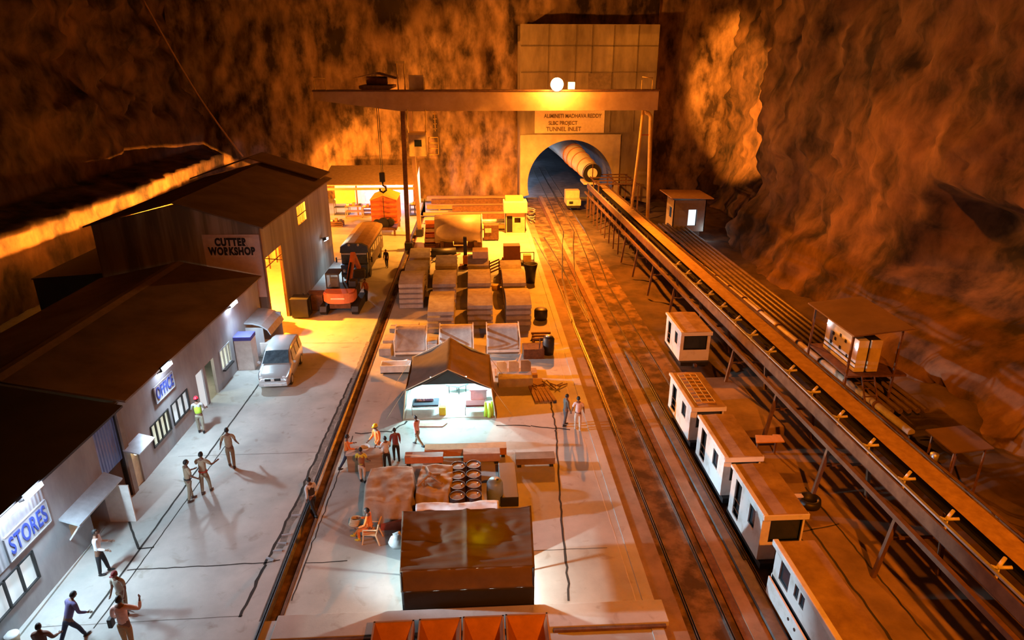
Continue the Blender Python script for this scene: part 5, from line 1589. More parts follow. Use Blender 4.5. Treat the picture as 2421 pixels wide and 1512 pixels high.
DRB = mat('drum_dark', (0.09, 0.05, 0.05), (0.05, 0.035, 0.035), rough=0.5, bump=0.05)
DRT = mat('drum_top', (0.36, 0.29, 0.27), (0.25, 0.19, 0.18), rough=0.35, metal=0.3, scale=4, bump=0.05)
rows = ['nearest', 'second', 'third', 'farthest']
for r_ in range(4):
    for c_ in range(2):
        drum(-0.86 + c_ * 0.61, 21.0 + r_ * 0.66 + c_ * 0.05, 'dark steel drum with a worn lid, %s in the %s column' % (rows[r_], ['left', 'right'][c_]), DRB, DRT)
t = thing('plastic_barrel', 'grey-blue plastic barrel standing apart right of the dark drums', 'barrel', (0.55, 21.7, 0))
MB().lathe((0, 0, 0), [(0, 0), (0.28, 0), (0.31, 0.1), (0.32, 0.5), (0.31, 0.9), (0.24, 1.03), (0, 1.05)], 24).build('body', mat('barrel_blue', (0.26, 0.36, 0.42), (0.18, 0.26, 0.3), rough=0.4, bump=0.05), t)
MB().lathe((0.1, 0, 1.04), [(0.05, 0), (0.05, 0.04), (0, 0.04)], 10).build('cap', BLACK, t)
o = MB().box(-0.35, 0.35, -1.2, 1.2, 0, 0.42, 0.03).build('dark_crate', BLACK)
o.location = (1.1, 22.6, 0)
tag(o, 'long black crate right of the drums and barrel', 'crate')

for (x0, x1, y, d, z1, m_, lab) in [
    (-3.15, -1.55, 24.55, 0.35, 0.42, ORANGE, 'orange-brown channel beam, the shorter one left of the long beam'),
    (-2.35, 1.15, 25.05, 0.40, 0.45, mat('beam_orange', (0.55, 0.27, 0.1), (0.4, 0.18, 0.07), bump=0.1), 'longest rusty orange beam lying in front of the lit tent'),
    (-0.7, 0.85, 24.55, 0.38, 0.5, mat('beam_pink', (0.48, 0.32, 0.22), (0.36, 0.22, 0.15), bump=0.1), 'tan steel box beam in front of the long orange beam'),
    (1.5, 3.15, 24.25, 0.45, 0.4, SLABO, 'pale beam on the ground right of the long orange beam')]:
    t = thing('steel_beam', lab, 'beam', ((x0 + x1) / 2, y, 0), 0, 'beams lying in front of the tent')
    hw = (x1 - x0) / 2
    MB().box(-hw, hw, -d / 2, d / 2, 0.12, z1, 0.02).build('web', m_, t)
    MB().box(-hw, hw, -d / 2 - 0.04, d / 2 + 0.04, z1, z1 + 0.04).build('flange', m_, t)
    for a in (-hw + 0.15, hw - 0.15):
        MB().box(a - 0.08, a + 0.08, -d / 2, d / 2, 0, 0.12).build('sleeper', BLACK, t)

t = thing('brown_crate', 'brown wooden crate table with the men standing round it', 'crate', (-4.75, 24.35, 0))
MB().box(-0.72, 0.72, -0.30, 0.30, 0.02, 0.82, 0.02).build('body', WOOD, t)
MB().box(-0.76, 0.76, -0.34, 0.34, 0.82, 0.87, 0.01).build('top', mat('crate_top', (0.5, 0.46, 0.42), bump=0.05), t)
t = thing('white_basin', 'white enamel basin on the brown crate table', 'basin', (-4.75, 24.4, 0.87))
MB().lathe((0, 0, 0), [(0, 0), (0.12, 0), (0.2, 0.14), (0.22, 0.14), (0.14, 0.0), (0.1, 0.02), (0, 0.02)], 18).build('bowl', TARPW, t)

o = MB().lathe((0, 0, 0), [(0, 0), (0.2, 0.0), (0.28, 0.2), (0.22, 0.42), (0.1, 0.5), (0.12, 0.58), (0, 0.55)], 12)
for v in o.b.verts:
    v.co += 0.06 * noise.noise_vector(v.co * 5)
o = o.build('white_sack', TARPW, smooth=True)
o.location = (-2.95, 19.4, 0)
o.scale = (1.15, 0.9, 0.9)
tag(o, 'white plastic sack slumped beside the left wall of the brown tent', 'sack')
t = MB()
for k in range(5):
    t.tube([(0.20 * math.cos(s * math.pi / 6) + 0.02 * k, 0.14 * math.sin(s * math.pi / 6), 0.05 + 0.06 * k) for s in range(13)], 0.03, 6)
o = t.build('rope_coil', CREAM)
o.location = (-4.65, 20.65, 0)
tag(o, 'coil of tan rope on the ground at the near left corner of the tarpaulin', 'rope')

# hoppers at the bottom edge
HOP = mat('hopper_orange', (0.52, 0.22, 0.07), (0.34, 0.13, 0.05), rough=0.6, scale=2, bump=0.1)
for i, (x0, x1, dz) in enumerate([(-3.12, -1.97, 0.0), (-1.83, -0.62, 0.02), (-0.58, 0.60, 0.04), (0.64, 1.86, 0.06)]):
    t = thing('steel_hopper', 'open orange-brown steel hopper at the bottom edge, ' + ['leftmost', 'second from the left', 'third from the left', 'rightmost'][i], 'hopper', ((x0 + x1) / 2, 14.2, 0), 0, 'row of hoppers in front of the brown tent')
    hw = (x1 - x0) / 2
    H_ = 1.0 + dz
    mb = MB()
    hl = 0.78
    inn = [(-hw + .05, -hl + .05), (hw - .05, -hl + .05), (hw - .05, hl - .05), (-hw + .05, hl - .05)]
    out = [(-hw, -hl), (hw, -hl), (hw, hl), (-hw, hl)]
    bot = [(-0.14, -0.14), (0.14, -0.14), (0.14, 0.14), (-0.14, 0.14)]
    vi = [mb.b.verts.new((a, b, H_)) for a, b in inn]
    vo = [mb.b.verts.new((a, b, H_)) for a, b in out]
    vb_ = [mb.b.verts.new((a, b, 0.22)) for a, b in bot]
    vd = [mb.b.verts.new((a * 1.0, b * 1.0, H_ - 0.35)) for a, b in out]
    for k in range(4):
        j = (k + 1) % 4
        mb.b.faces.new((vi[k], vi[j], vb_[j], vb_[k]))
        mb.b.faces.new((vo[k], vo[j], vi[j], vi[k]))
        mb.b.faces.new((vo[k], vd[k], vd[j], vo[j]))
    mb.build('hopper_shell', HOP, t)
    rm = MB()
    rm.box(-hw, -hw + 0.05, -hl, hl, H_, H_ + 0.03).box(hw - 0.05, hw, -hl, hl, H_, H_ + 0.03).box(-hw, hw, hl - 0.05, hl, H_, H_ + 0.03).box(-hw, hw, -hl, -hl + 0.05, H_, H_ + 0.03)
    rm.build('rim', mat('rim_tan', (0.45, 0.3, 0.2), bump=0.05), t)
    for a, b in ((-hw + .06, -hl + .06), (hw - .06, -hl + .06), (hw - .06, hl - .06), (-hw + .06, hl - .06)):
        MB().box(a - 0.04, a + 0.04, b - 0.04, b + 0.04, 0, H_ - 0.3).build('leg', RUST, t)
for i, (x, y, lab, m_) in enumerate([(-13.75, 15.75, 'white paint bucket with tan body at the stores wall', mat('bucket_tan', (0.45, 0.33, 0.22), bump=0)), (-13.9, 15.1, 'open white-rimmed bucket in the bottom left corner', BLACK)]):
    t = thing('bucket', lab, 'bucket', (x, y, 0))
    MB().lathe((0, 0, 0), [(0, 0), (0.15, 0), (0.19, 0.36), (0.17, 0.36), (0.15, 0.3), (0, 0.3)], 16).build('body', m_, t)
    MB().lathe((0, 0, 0.34), [(0.0, 0.02) if i == 0 else (0.16, 0.03), (0.195, 0.03), (0.2, 0.0)], 16).build('lid' if i == 0 else 'rim', TARPW, t)

# ================================================================ VEHICLES
VAN = mat('van_silver', (0.62, 0.64, 0.66), (0.58, 0.60, 0.62), rough=0.25, metal=0.35, bump=0)
v = thing('minivan', 'silver minivan parked beside the workshop corner', 'van', (-10.55, 31.7, 0), 0.045)
VL, VW, VH = 4.1, 0.80, 1.72


def car_body():
    # side profile (y along the length from front bumper 0 to rear VL)
    prof = [(0.0, 0.30), (0.0, 0.62), (0.12, 0.80), (0.95, 1.02), (1.62, 1.60), (2.0, 1.70), (3.4, 1.68), (4.0, 1.52), (4.12, 0.95), (4.1, 0.32)]
    mb = MB()
    secs = []
    for y, z in prof:
        secs.append((y, z))
    n = 9
    rings = []
    ys = [0.0, 0.05, 0.35, 0.95, 1.3, 1.62, 2.0, 2.7, 3.4, 3.85, 4.05, 4.12]

    def top(y):
        pts_ = [(0.0, 0.66), (0.05, 0.74), (0.35, 0.88), (0.95, 1.04), (1.62, 1.60), (2.0, 1.70), (2.7, 1.72), (3.4, 1.68), (3.85, 1.58), (4.05, 1.25), (4.12, 0.95)]
        for (a, b), (c, d) in zip(pts_, pts_[1:]):
            if a <= y <= c:
                return b + (d - b) * (y - a) / (c - a)
        return pts_[-1][1]
    for y in ys:
        t = top(y)
        e = 1.0 if 0.2 < y < 3.9 else 0.90 if y > 0.02 and y < 4.1 else 0.80
        belt = min(0.98, t - 0.02)
        ring = []
        hw_top = VW * e * (0.97 - 0.14 * max(0, min(1, (t - 0.9) / 0.7)))
        for (xx, zz) in ((-VW * e * 0.96, 0.26), (-VW * e, 0.55), (-VW * e * 0.98, belt), (-hw_top, t - 0.06), (-hw_top * 0.85, t), (0, t + 0.02), (hw_top * 0.85, t), (hw_top, t - 0.06), (VW * e * 0.98, belt), (VW * e, 0.55), (VW * e * 0.96, 0.26)):
            ring.append(mb.b.verts.new((xx, y, zz)))
        rings.append(ring)
    for a, b in zip(rings, rings[1:]):
        for k in range(len(a) - 1):
            mb.b.faces.new((a[k], a[k + 1], b[k + 1], b[k]))
        mb.b.faces.new((a[-1], a[0], b[0], b[-1]))
    mb.b.faces.new(rings[0][::-1])
    mb.b.faces.new(rings[-1])
    return mb, top


mb, vtop = car_body()
mb.build('body_shell', VAN, v, smooth=True)
WS = mat('windscreen', (0.10, 0.15, 0.18), (0.05, 0.07, 0.09), rough=0.08, bump=0, scale=4)
e = 0.012
MB().quad((-0.68, 1.0, 1.115), (0.68, 1.0, 1.115), (0.57, 1.58, 1.615), (-0.57, 1.58, 1.615)).build('windscreen', WS, v, solid=0.01)
for s_ in (-1, 1):
    g = MB()
    for (ya, yb) in ((1.55, 2.2), (2.28, 3.0), (3.08, 3.7)):
        g.quad((s_ * 0.80, ya - 0.1 * (ya < 1.6), 1.03), (s_ * 0.80, yb, 1.03), (s_ * 0.70, yb - 0.04, 1.55), (s_ * 0.70, ya + 0.12, 1.55))
    g.build('side_windows', GLASS, v, solid=0.015)
    MB().sphere((s_ * 0.92, 1.25, 1.08), 0.09, (1, 0.6, 0.9)).build('wing_mirror', VAN, v)
    MB().sphere((s_ * 0.56, 0.10, 0.70), 0.14, (1.0, 0.5, 0.6)).build('headlamp', mat('headlamp', (0.8, 0.85, 0.9), rough=0.1, bump=0), v)
    for yy in (0.75, 3.3):
        w_ = MB().tube([(s_ * 0.62, yy, 0.31), (s_ * 0.80, yy, 0.31)], 0.31, 20)
        wo = w_.build('wheel', BLACK, v)
        MB().tube([(s_ * 0.80, yy, 0.31), (s_ * 0.815, yy, 0.31)], 0.19, 14).build('hubcap', GALV, wo)
MB().box(-0.40, 0.40, -0.02, 0.06, 0.56, 0.70, 0.02).build('grille', BLACK, v)
MB().box(-0.09, 0.09, -0.04, 0.0, 0.58, 0.69, 0.02).build('badge', WHITE, v)
MB().box(-0.72, 0.72, -0.06, 0.14, 0.28, 0.50, 0.05).build('bumper', VAN, v)
MB().box(-0.45, 0.45, -0.075, -0.04, 0.34, 0.42).build('number_plate', TARPW, v)
MB().box(-0.70, 0.70, 4.05, 4.16, 0.28, 0.55, 0.04).build('bumper', VAN, v)

# bus / lorry
bs = thing('dark_bus', 'dark-fronted bus with an orange-lit roof parked behind the excavator', 'bus', (-9.35, 50.6, 0), -0.02)
MB().box(-1.05, 1.05, 0.5, 7.8, 0.5, 2.35, 0.06).build('body', mat('bus_body', (0.12, 0.09, 0.08), (0.08, 0.06, 0.05), rough=0.5, bump=0), bs)
MB().prism([(-1.1, 2.33), (1.1, 2.33), (1.05, 2.55), (0.6, 2.72), (0, 2.78), (-0.6, 2.72), (-1.05, 2.55)], 'y', 0.35, 7.9).build('roof', mat('bus_roof', (0.62, 0.40, 0.20), (0.46, 0.28, 0.13), rough=0.6, bump=0.05), bs)
MB().prism([(-1.08, 2.1), (1.08, 2.1), (1.02, 2.58), (0.6, 2.80), (-0.6, 2.80), (-1.02, 2.58)], 'y', 0.05, 0.4).build('visor_panel', BLUEP, bs)
MB().box(-1.0, 1.0, 0.0, 0.5, 1.25, 2.1, 0.05).build('windscreen', WS, bs)
MB().box(-1.02, 1.02, -0.35, 0.5, 0.55, 1.25, 0.05).build('bonnet', BLUEP, bs)
MB().box(-1.0, 1.0, -0.42, -0.2, 0.30, 0.55, 0.03).build('bumper', BLACK, bs)
MB().box(-0.6, 0.6, -0.38, -0.35, 0.7, 1.1).build('grille', BLACK, bs)
MB().box(-0.95, 0.95, -0.06, 0.02, 1.98, 2.1).build('sun_visor', GALV, bs)
for s_ in (-1, 1):
    MB().sphere((s_ * 0.35, 0.04, 2.72), 0.1).build('roof_lamp', TARPW, bs)
    MB().sphere((s_ * 0.75, -0.37, 0.8), 0.12).build('headlamp', TARPW, bs)
    MB().bar((s_ * 1.0, 0.1, 1.6), (s_ * 1.35, -0.1, 1.6), 0.03).box(s_ * 1.35 - 0.05, s_ * 1.35 + 0.05, -0.15, -0.08, 1.4, 1.8).build('wing_mirror', BLACK, bs)
    for yy in (0.7, 6.2):
        MB().tube([(s_ * 0.8, yy, 0.45), (s_ * 1.06, yy, 0.45)], 0.45, 18).build('wheel', BLACK, bs)
    for k in range(6):
        MB().box(s_ * 1.04, s_ * 1.065, 1.2 + k * 1.05, 2.05 + k * 1.05, 1.45, 2.1).build('window', GLASS, bs)

# excavator seen from behind
ex = thing('excavator', 'orange-red tracked excavator seen from behind beside the workshop wall', 'excavator', (-9.15, 43.6, 0), -0.03)
cw = MB()
n = 16
out = [(1.05 * math.cos(t), -0.55 - 0.55 * math.sin(t)) for t in [math.pi * i / n for i in range(n + 1)]]
cw.prism(out + [(-1.05, 0.1), (1.05, 0.1)], 'z', 0.85, 1.55)
bmesh.ops.bevel(cw.b, geom=[e_ for e_ in cw.b.edges if abs(e_.verts[0].co.z - e_.verts[1].co.z) < 0.01], offset=0.08, segments=2, affect='EDGES')
cw.build('counterweight', mat('digger_orange', (0.62, 0.20, 0.10), (0.5, 0.15, 0.08), rough=0.45, bump=0.02), ex)
MB().box(-0.45, 0.45, -1.125, -1.10, 1.17, 1.27).build('white_stripe', WHITE, ex)
MB().box(-1.0, 1.0, 0.1, 1.6, 0.85, 1.5, 0.04).build('engine_deck', BLACK, ex)
cbm = MB()
for a in (-1.0, -0.15):
    for b in (0.35, 1.5):
        cbm.bar((a, b, 1.5), (a, b, 2.45), 0.07)
cbm.box(-1.05, -0.1, 0.3, 1.55, 2.42, 2.52, 0.02)
cb_ = cbm.build('cab_frame', BLACK, ex)
MB().box(-0.97, -0.18, 0.36, 0.38, 1.55, 2.4).build('rear_window', mat('cab_glass', (0.45, 0.5, 0.5), rough=0.1, bump=0, trans=0.8), cb_)
MB().box(-0.8, -0.35, 0.7, 1.0, 1.5, 2.1, 0.05).build('seat', BLACK, ex)
MB().bar((0.3, 1.2, 1.5), (0.35, 3.2, 3.1), 0.3, 0.35).bar((0.35, 3.2, 3.1), (0.4, 4.6, 1.6), 0.25, 0.28).build('boom', ORANGE, ex)
MB().bar((0.3, 0.9, 1.6), (0.33, 2.3, 2.7), 0.12).build('boom_ram', BLACK, ex)
MB().box(0.0, 0.8, 4.3, 4.9, 0.9, 1.6, 0.08).build('bucket', BLACK, ex)
for s_ in (-1, 1):
    tk = MB()
    prof = [(-1.1, 0.3), (-0.9, 0.05), (1.9, 0.05), (2.1, 0.3), (1.95, 0.62), (-0.95, 0.62)]
    tk.prism(prof, 'x', s_ * 1.05 - 0.22, s_ * 1.05 + 0.22)
    tk.build('crawler_track', BLACK, ex)
MB().box(-0.7, 0.7, -0.6, 1.6, 0.35, 0.85).build('undercarriage', RUST, ex)
MB().box(0.45, 0.95, 0.5, 1.2, 1.5, 1.9, 0.04).build('toolbox', BLACK, ex)
t = thing('side_cylinder', 'round black cable drum leaning by the workshop wall behind the containers', 'drum', (-11.4, 43.2, 0), 0.3)
MB().tube([(-0.2, 0, 0.7), (-0.12, 0, 0.7)], 0.7, 20).build('flange', BLACK, t)
MB().tube([(0.12, 0, 0.7), (0.2, 0, 0.7)], 0.7, 20).build('flange', BLACK, t)
MB().tube([(-0.2, 0, 0.7), (0.2, 0, 0.7)], 0.4, 16).build('core', RUST, t)


# ================================================================ PEOPLE
def skinned(name, verts, edges, radii, m, parent, sub=1):
    """verts: list of points, edges: index pairs, radii: per vertex -> one continuous baked surface"""
    me = bpy.data.meshes.new(name)
    me.from_pydata([tuple(v_) for v_ in verts], edges, [])
    o = bpy.data.objects.new(name, me)
    COL.objects.link(o)
    md = o.modifiers.new('skin', 'SKIN')
    md.use_smooth_shade = True
    lay = me.skin_vertices[0].data if me.skin_vertices else None
    if lay is None:
        bm = bmesh.new()
        bm.from_mesh(me)
        bm.verts.layers.skin.verify()
        bm.to_mesh(me)
        bm.free()
        lay = me.skin_vertices[0].data
    for i, r_ in enumerate(radii):
        lay[i].radius = r_ if isinstance(r_, tuple) else (r_, r_)
        lay[i].use_root = (i == 0)
    s = o.modifiers.new('sub', 'SUBSURF')
    s.levels = s.render_levels = sub
    dg = bpy.context.evaluated_depsgraph_get()
    dg.update()
    nm = bpy.data.meshes.new_from_object(o.evaluated_get(dg))
    bpy.data.objects.remove(o)
    nm.name = name
    nm.materials.clear()
    nm.materials.append(m)
    for p in nm.polygons:
        p.use_smooth = True
    r = bpy.data.objects.new(name, nm)
    COL.objects.link(r)
    r.parent = parent
    return r


def rx(a):
    return Matrix.Rotation(a, 3, 'X')


def person(label, x, y, h, rz, top, bottom, lean=3, arms=((8, 8, 15), (8, 8, 15)), legs=((6, 4), (-8, 4)), shoes=BLACK, vest=None, helmet=None, cap=None, sleeve='long', belt=None, head_turn=0.0, seat=None, z=0.0, build=1.0, bald=False, skirt=0.0):
    """arms/legs: left (-x) then right (+x). arm = (forward swing, sideways, elbow bend); leg = (forward swing, knee bend)"""
    t = thing('person', label, 'person', (x, y, z), rz)
    k = h / 1.74
    hipz = 0.90
    pel = Vector((0, 0, hipz))
    L = rx(-R(lean))
    sp_ = lambda zz, yy=0.0: pel + L @ Vector((0, yy, zz - hipz))
    waist, chest, neckb = sp_(1.06), sp_(1.28, 0.01), sp_(1.44)
    neck, head = sp_(1.50, 0.01), sp_(1.62, 0.025)
    J = {}
    for i, s in enumerate((-1, 1)):
        sw, ab, el = [R(q) for q in arms[i][:3]]
        sh = sp_(1.40) + Vector((s * 0.185 * build, 0, 0))
        du = L @ Vector((s * math.sin(ab), math.sin(sw) * math.cos(ab), -math.cos(sw) * math.cos(ab)))
        elb = sh + du * 0.285
        d2 = L @ Vector((s * math.sin(ab) * 0.6, math.sin(sw + el) * math.cos(ab), -math.cos(sw + el) * math.cos(ab)))
        if len(arms[i]) > 3:
            d2 = Vector(arms[i][3]).normalized()
        wr = elb + d2 * 0.25
        ha = wr + d2 * 0.085
        J['a%d' % i] = (sh, elb, wr, ha, d2)
        sw, kn = [R(q) for q in legs[i]]
        hp_ = pel + Vector((s * 0.095, 0, -0.03))
        kneep = hp_ + Vector((s * 0.01, math.sin(sw), -math.cos(sw))) * 0.42
        ank = kneep + Vector((0, math.sin(sw - kn), -math.cos(sw - kn))) * 0.40
        J['l%d' % i] = (hp_, kneep, ank)
    low = min(J['l0'][2].z, J['l1'][2].z) - 0.065
    off = Vector((0, 0, -low))
    if seat is not None:
        off = Vector((0, 0, seat / k - (hipz - 0.13)))
    S = lambda p: (p + off) * k
    # body: one continuous skin
    vs, rs, es = [], [], []

    def add(p, r_, link=None):
        vs.append(S(p)); rs.append((r_[0] * k, r_[1] * k) if isinstance(r_, tuple) else (r_ * k, r_ * k))
        if link is not None:
            es.append((link, len(vs) - 1))
        return len(vs) - 1
    p0 = add(pel, (0.13, 0.10)); w0 = add(waist, (0.12, 0.09), p0); c0 = add(chest, (0.14, 0.10), w0); n0 = add(neckb, (0.085, 0.07), c0)
    n1 = add(neck, 0.055, n0); n2 = add(sp_(1.545, 0.02), 0.052, n1)
    for i in (0, 1):
        sh, elb, wr, ha, d2 = J['a%d' % i]
        a_ = add(sh, 0.058, n0); b_ = add(elb, 0.042, a_); c_ = add(wr, 0.028, b_); d_ = add(ha, (0.038, 0.020), c_)
        hp_, kneep, ank = J['l%d' % i]
        a_ = add(hp_, 0.085, p0); b_ = add(kneep, 0.058, a_); c_ = add(ank, 0.040, b_)
    body = skinned('body', vs, es, rs, SKIN, t)
    # head, ears, nose, fingers merged into the body mesh
    mb = MB()
    hc = S(head + Vector((0, 0, 0.005)))
    tilt = (Matrix.Rotation(head_turn, 3, 'Z') @ L)
    g = bmesh.ops.create_uvsphere(mb.b, u_segments=14, v_segments=10, radius=1)
    for v_ in g['verts']:
        c = v_.co.copy()
        jaw = 1 - 0.22 * max(0, -c.z)
        q = Vector((c.x * 0.076 * jaw, c.y * 0.095 * (1 - 0.12 * max(0, -c.z)), c.z * 0.118))
        if c.y > 0.85 and abs(c.x) < 0.3 and -0.45 < c.z < 0.15:
            q.y += 0.022
        v_.co = hc + (tilt @ q) * k
    for s in (-1, 1):
        mb.sphere(hc + (tilt @ Vector((s * 0.078, -0.005, -0.005))) * k, 0.022 * k, (0.5, 0.8, 1.2), 6)
    for i in (0, 1):
        s = -1 if i == 0 else 1
        sh, elb, wr, ha, d2 = J['a%d' % i]
        side = Vector((0, 1, 0)).cross(d2)
        side = Vector((1, 0, 0)) if side.length < 0.2 else side.normalized()
        fwd = d2.cross(side).normalized()
        for f_ in range(4):
            b0 = ha + fwd * (-0.027 + 0.018 * f_) + d2 * 0.005
            ln = (0.066, 0.078, 0.073, 0.058)[f_]
            cu = side * (-s) * 0.018
            mb.tube([S(b0), S(b0 + d2 * ln * 0.55 + cu * 0.5), S(b0 + d2 * ln + cu * 1.6)], [0.0095 * k, 0.0085 * k, 0.006 * k], 5)
        b0 = wr + fwd * 0.025 + d2 * 0.03
        mb.tube([S(b0), S(b0 + fwd * 0.03 + d2 * 0.025), S(b0 + fwd * 0.035 + d2 * 0.06)], [0.012 * k, 0.010 * k, 0.007 * k], 5)
    hm = bpy.data.meshes.new('h')
    bmesh.ops.recalc_face_normals(mb.b, faces=mb.b.faces)
    mb.b.to_mesh(hm)
    mb.b.free()
    for p in hm.polygons:
        p.use_smooth = True
    bb = bmesh.new()
    bb.from_mesh(body.data)
    bb.from_mesh(hm)
    bb.to_mesh(body.data)
    bb.free()
    bpy.data.meshes.remove(hm)
    # face details
    fd = MB()
    for s in (-1, 1):
        fd.sphere(hc + (tilt @ Vector((s * 0.03, 0.086, 0.008))) * k, 0.010 * k, n=6)
    fd.bar(hc + (tilt @ Vector((-0.022, 0.084, -0.062))) * k, hc + (tilt @ Vector((0.022, 0.084, -0.062))) * k, 0.008 * k)
    fd.build('face_features', HAIR, t)
    # hair or headgear
    hr = MB()
    g = bmesh.ops.create_uvsphere(hr.b, u_segments=14, v_segments=10, radius=1)
    kill = []
    for v_ in g['verts']:
        c = v_.co.copy()
        if c.z < -0.35 or (c.y > 0.45 and c.z < 0.42) or (c.y > 0.0 and c.z < 0.0):
            kill.append(v_)
        v_.co = hc + (tilt @ Vector((c.x * 0.084, c.y * 0.103 - 0.006, c.z * 0.124 + 0.008))) * k
    bmesh.ops.delete(hr.b, geom=kill, context='VERTS')
    hr.build('hair', HAIR, t, smooth=True, solid=0.006)
    if helmet or cap:
        hh = MB()
        g = bmesh.ops.create_uvsphere(hh.b, u_segments=16, v_segments=10, radius=1)
        kill = []
        for v_ in g['verts']:
            c = v_.co.copy()
            if c.z < -0.05:
                kill.append(v_)
            sc_ = (0.108, 0.132, 0.125) if helmet else (0.092, 0.112, 0.110)
            v_.co = hc + (tilt @ Vector((c.x * sc_[0], c.y * sc_[1], c.z * sc_[2] + 0.035))) * k
        bmesh.ops.delete(hh.b, geom=kill, context='VERTS')
        p1 = hc + (tilt @ Vector((0, 0.12, 0.035))) * k
        hh.sphere(p1, 0.06 * k, (1.2, 1.0, 0.12), 8)
        hh.build('helmet' if helmet else 'cap', helmet or cap, t, smooth=True, solid=0.006)
    # shirt
    vs, rs, es = [], [], []
    p0 = add(pel + Vector((0, 0, -0.05 - skirt * 0.5)), (0.155, 0.12)); w0 = add(waist, (0.148 * build, 0.112), p0); c0 = add(chest, (0.165 * build, 0.118), w0); n0 = add(neckb, (0.105, 0.08), c0); add(sp_(1.475), 0.068, n0)
    for i in (0, 1):
        sh, elb, wr, ha, d2 = J['a%d' % i]
        a_ = add(sh, 0.075, n0)
        if sleeve == 'long':
            b_ = add(elb, 0.056, a_); add(wr - d2 * 0.01, 0.042, b_)
        else:
            add(sh + (elb - sh) * 0.75, 0.066, a_)
    skinned('shirt', vs, es, rs, top, t)
    # trousers
    vs, rs, es = [], [], []
    p0 = add(pel + Vector((0, 0, 0.06)), (0.150, 0.115)); p1_ = add(pel + Vector((0, 0, -0.05)), (0.15, 0.118), p0)
    for i in (0, 1):
        hp_, kneep, ank = J['l%d' % i]
        a_ = add(hp_ + Vector((0, 0, -0.06)) if seat is None else hp_ + (kneep - hp_) * 0.2, 0.100, p1_); b_ = add(kneep, 0.072, a_); add(ank + (kneep - ank) * 0.08, 0.056, b_)
    skinned('trousers', vs, es, rs, bottom, t)
    for i in (0, 1):
        ank = S(J['l%d' % i][2])
        sb = MB().sphere(Vector((ank.x, ank.y + 0.055 * k, ank.z - 0.03 * k)), 0.062 * k, (0.75, 2.1, 0.62), 10)
        sb.tube([ank + Vector((0, 0, -0.02)), ank + Vector((0, 0, 0.08 * k))], 0.05 * k, 8)
        sb.build('shoe', shoes, t)
    if belt:
        c = S(sp_(0.97))
        g = MB().tube([c - Vector((0, 0, 0.022)), c + Vector((0, 0, 0.022))], 0.165 * k, 16, caps=True)
        for v_ in g.b.verts:
            v_.co.y = (v_.co.y - c.y) * 0.80 + c.y
        g.build('belt', belt, t)
    if vest:
        vs, rs, es = [], [], []
        p0 = add(pel + Vector((0, 0, 0.02)), (0.168, 0.132)); w0 = add(waist, (0.160 * build, 0.124), p0); c0 = add(chest, (0.178 * build, 0.130), w0); add(sp_(1.42), (0.13 * build, 0.095), c0)
        skinned('vest', vs, es, rs, vest, t)
    return t


KH = cloth('khaki', (0.42, 0.33, 0.22))
KH2 = cloth('khaki_dark', (0.30, 0.25, 0.17))
ORS = cloth('orange', (0.85, 0.22, 0.03))
BLK = cloth('black', (0.02, 0.02, 0.025))
NAVY = cloth('navy', (0.03, 0.04, 0.08))
WHT = cloth('white', (0.75, 0.75, 0.76))
PNK = cloth('pink', (0.72, 0.42, 0.40))
CRM = cloth('cream', (0.62, 0.52, 0.42))
BRN = cloth('brown', (0.20, 0.10, 0.07))
BOOT = cloth('brown_boot', (0.08, 0.05, 0.035))
person('person in red helmet and lime-yellow vest standing by the office wall', -12.72, 27.67, 1.79, 0.25, cloth('grey', (0.45, 0.45, 0.45)), cloth('olive', (0.38, 0.36, 0.28)), vest=LIMEM, helmet=mat('helmet_red', (0.8, 0.03, 0.06), rough=0.3, bump=0), arms=((20, 14, 50), (20, 14, 50)), legs=((4, 3), (-6, 3)))
person('person in khaki uniform seen from behind, farthest of the three on the yard', -10.4, 24.75, 1.84, 0.25, KH, KH2, sleeve='short', arms=((-10, 18, 40), (12, 14, 30)), legs=((10, 6), (-12, 6)), shoes=BOOT)
person('person in khaki uniform with a red belt, middle of the three on the yard', -10.80, 22.94, 1.84, -0.1, KH, KH2, sleeve='short', belt=mat('belt_red', (0.5, 0.06, 0.03), bump=0), arms=((30, 22, 60), (30, 22, 60)), legs=((-6, 4), (14, 10)), shoes=BOOT)
person('person in khaki uniform turned to the right, nearest of the three on the yard', -11.22, 22.49, 1.80, -0.75, KH, KH2, sleeve='short', belt=BLACK, arms=((25, 8, 55), (10, 8, 40)), legs=((8, 4), (-8, 4)), shoes=BOOT)
person('person in white shirt and black trousers facing right beside the stores', -12.6, 18.58, 1.76, -1.35, WHT, BLK, arms=((12, 5, 70), (14, 5, 60)), legs=((12, 4), (-4, 2)), sleeve='long')
person('person in grey-khaki shirt and dark red cap half hidden behind the man in pink', -11.02, 16.75, 1.66, 2.9, cloth('greykhaki', (0.42, 0.40, 0.33)), KH2, sleeve='short', cap=mat('cap_red', (0.22, 0.03, 0.03), bump=0), arms=((8, 14, 30), (8, 6, 20)))
person('person in pinkish shirt and tan trousers raising the right hand', -10.25, 15.35, 1.90, 0.05, cloth('peach', (0.80, 0.55, 0.47)), cloth('tan', (0.42, 0.26, 0.12)), arms=((10, 14, 30), (20, 66, 80, (0.1, 0.15, 1.0))), legs=((4, 3), (-4, 3)), build=1.05)
t_ = MB().box(-0.06, 0.06, -0.1, 0.1, 0, 0.30, 0.02).build('shoulder_bag', BLACK)
t_.location = (-10.62, 15.4, 0.86)
tag(t_, 'small black bag at the left hip of the man in the pinkish shirt', 'bag')
person('person in blue-purple shirt and dark trousers leaning forward in the bottom left', -12.05, 15.75, 1.70, -0.55, cloth('purple', (0.17, 0.15, 0.33)), NAVY, lean=24, arms=((20, 10, 40), (28, 10, 50)), legs=((-22, 6), (24, 8)), build=1.1)
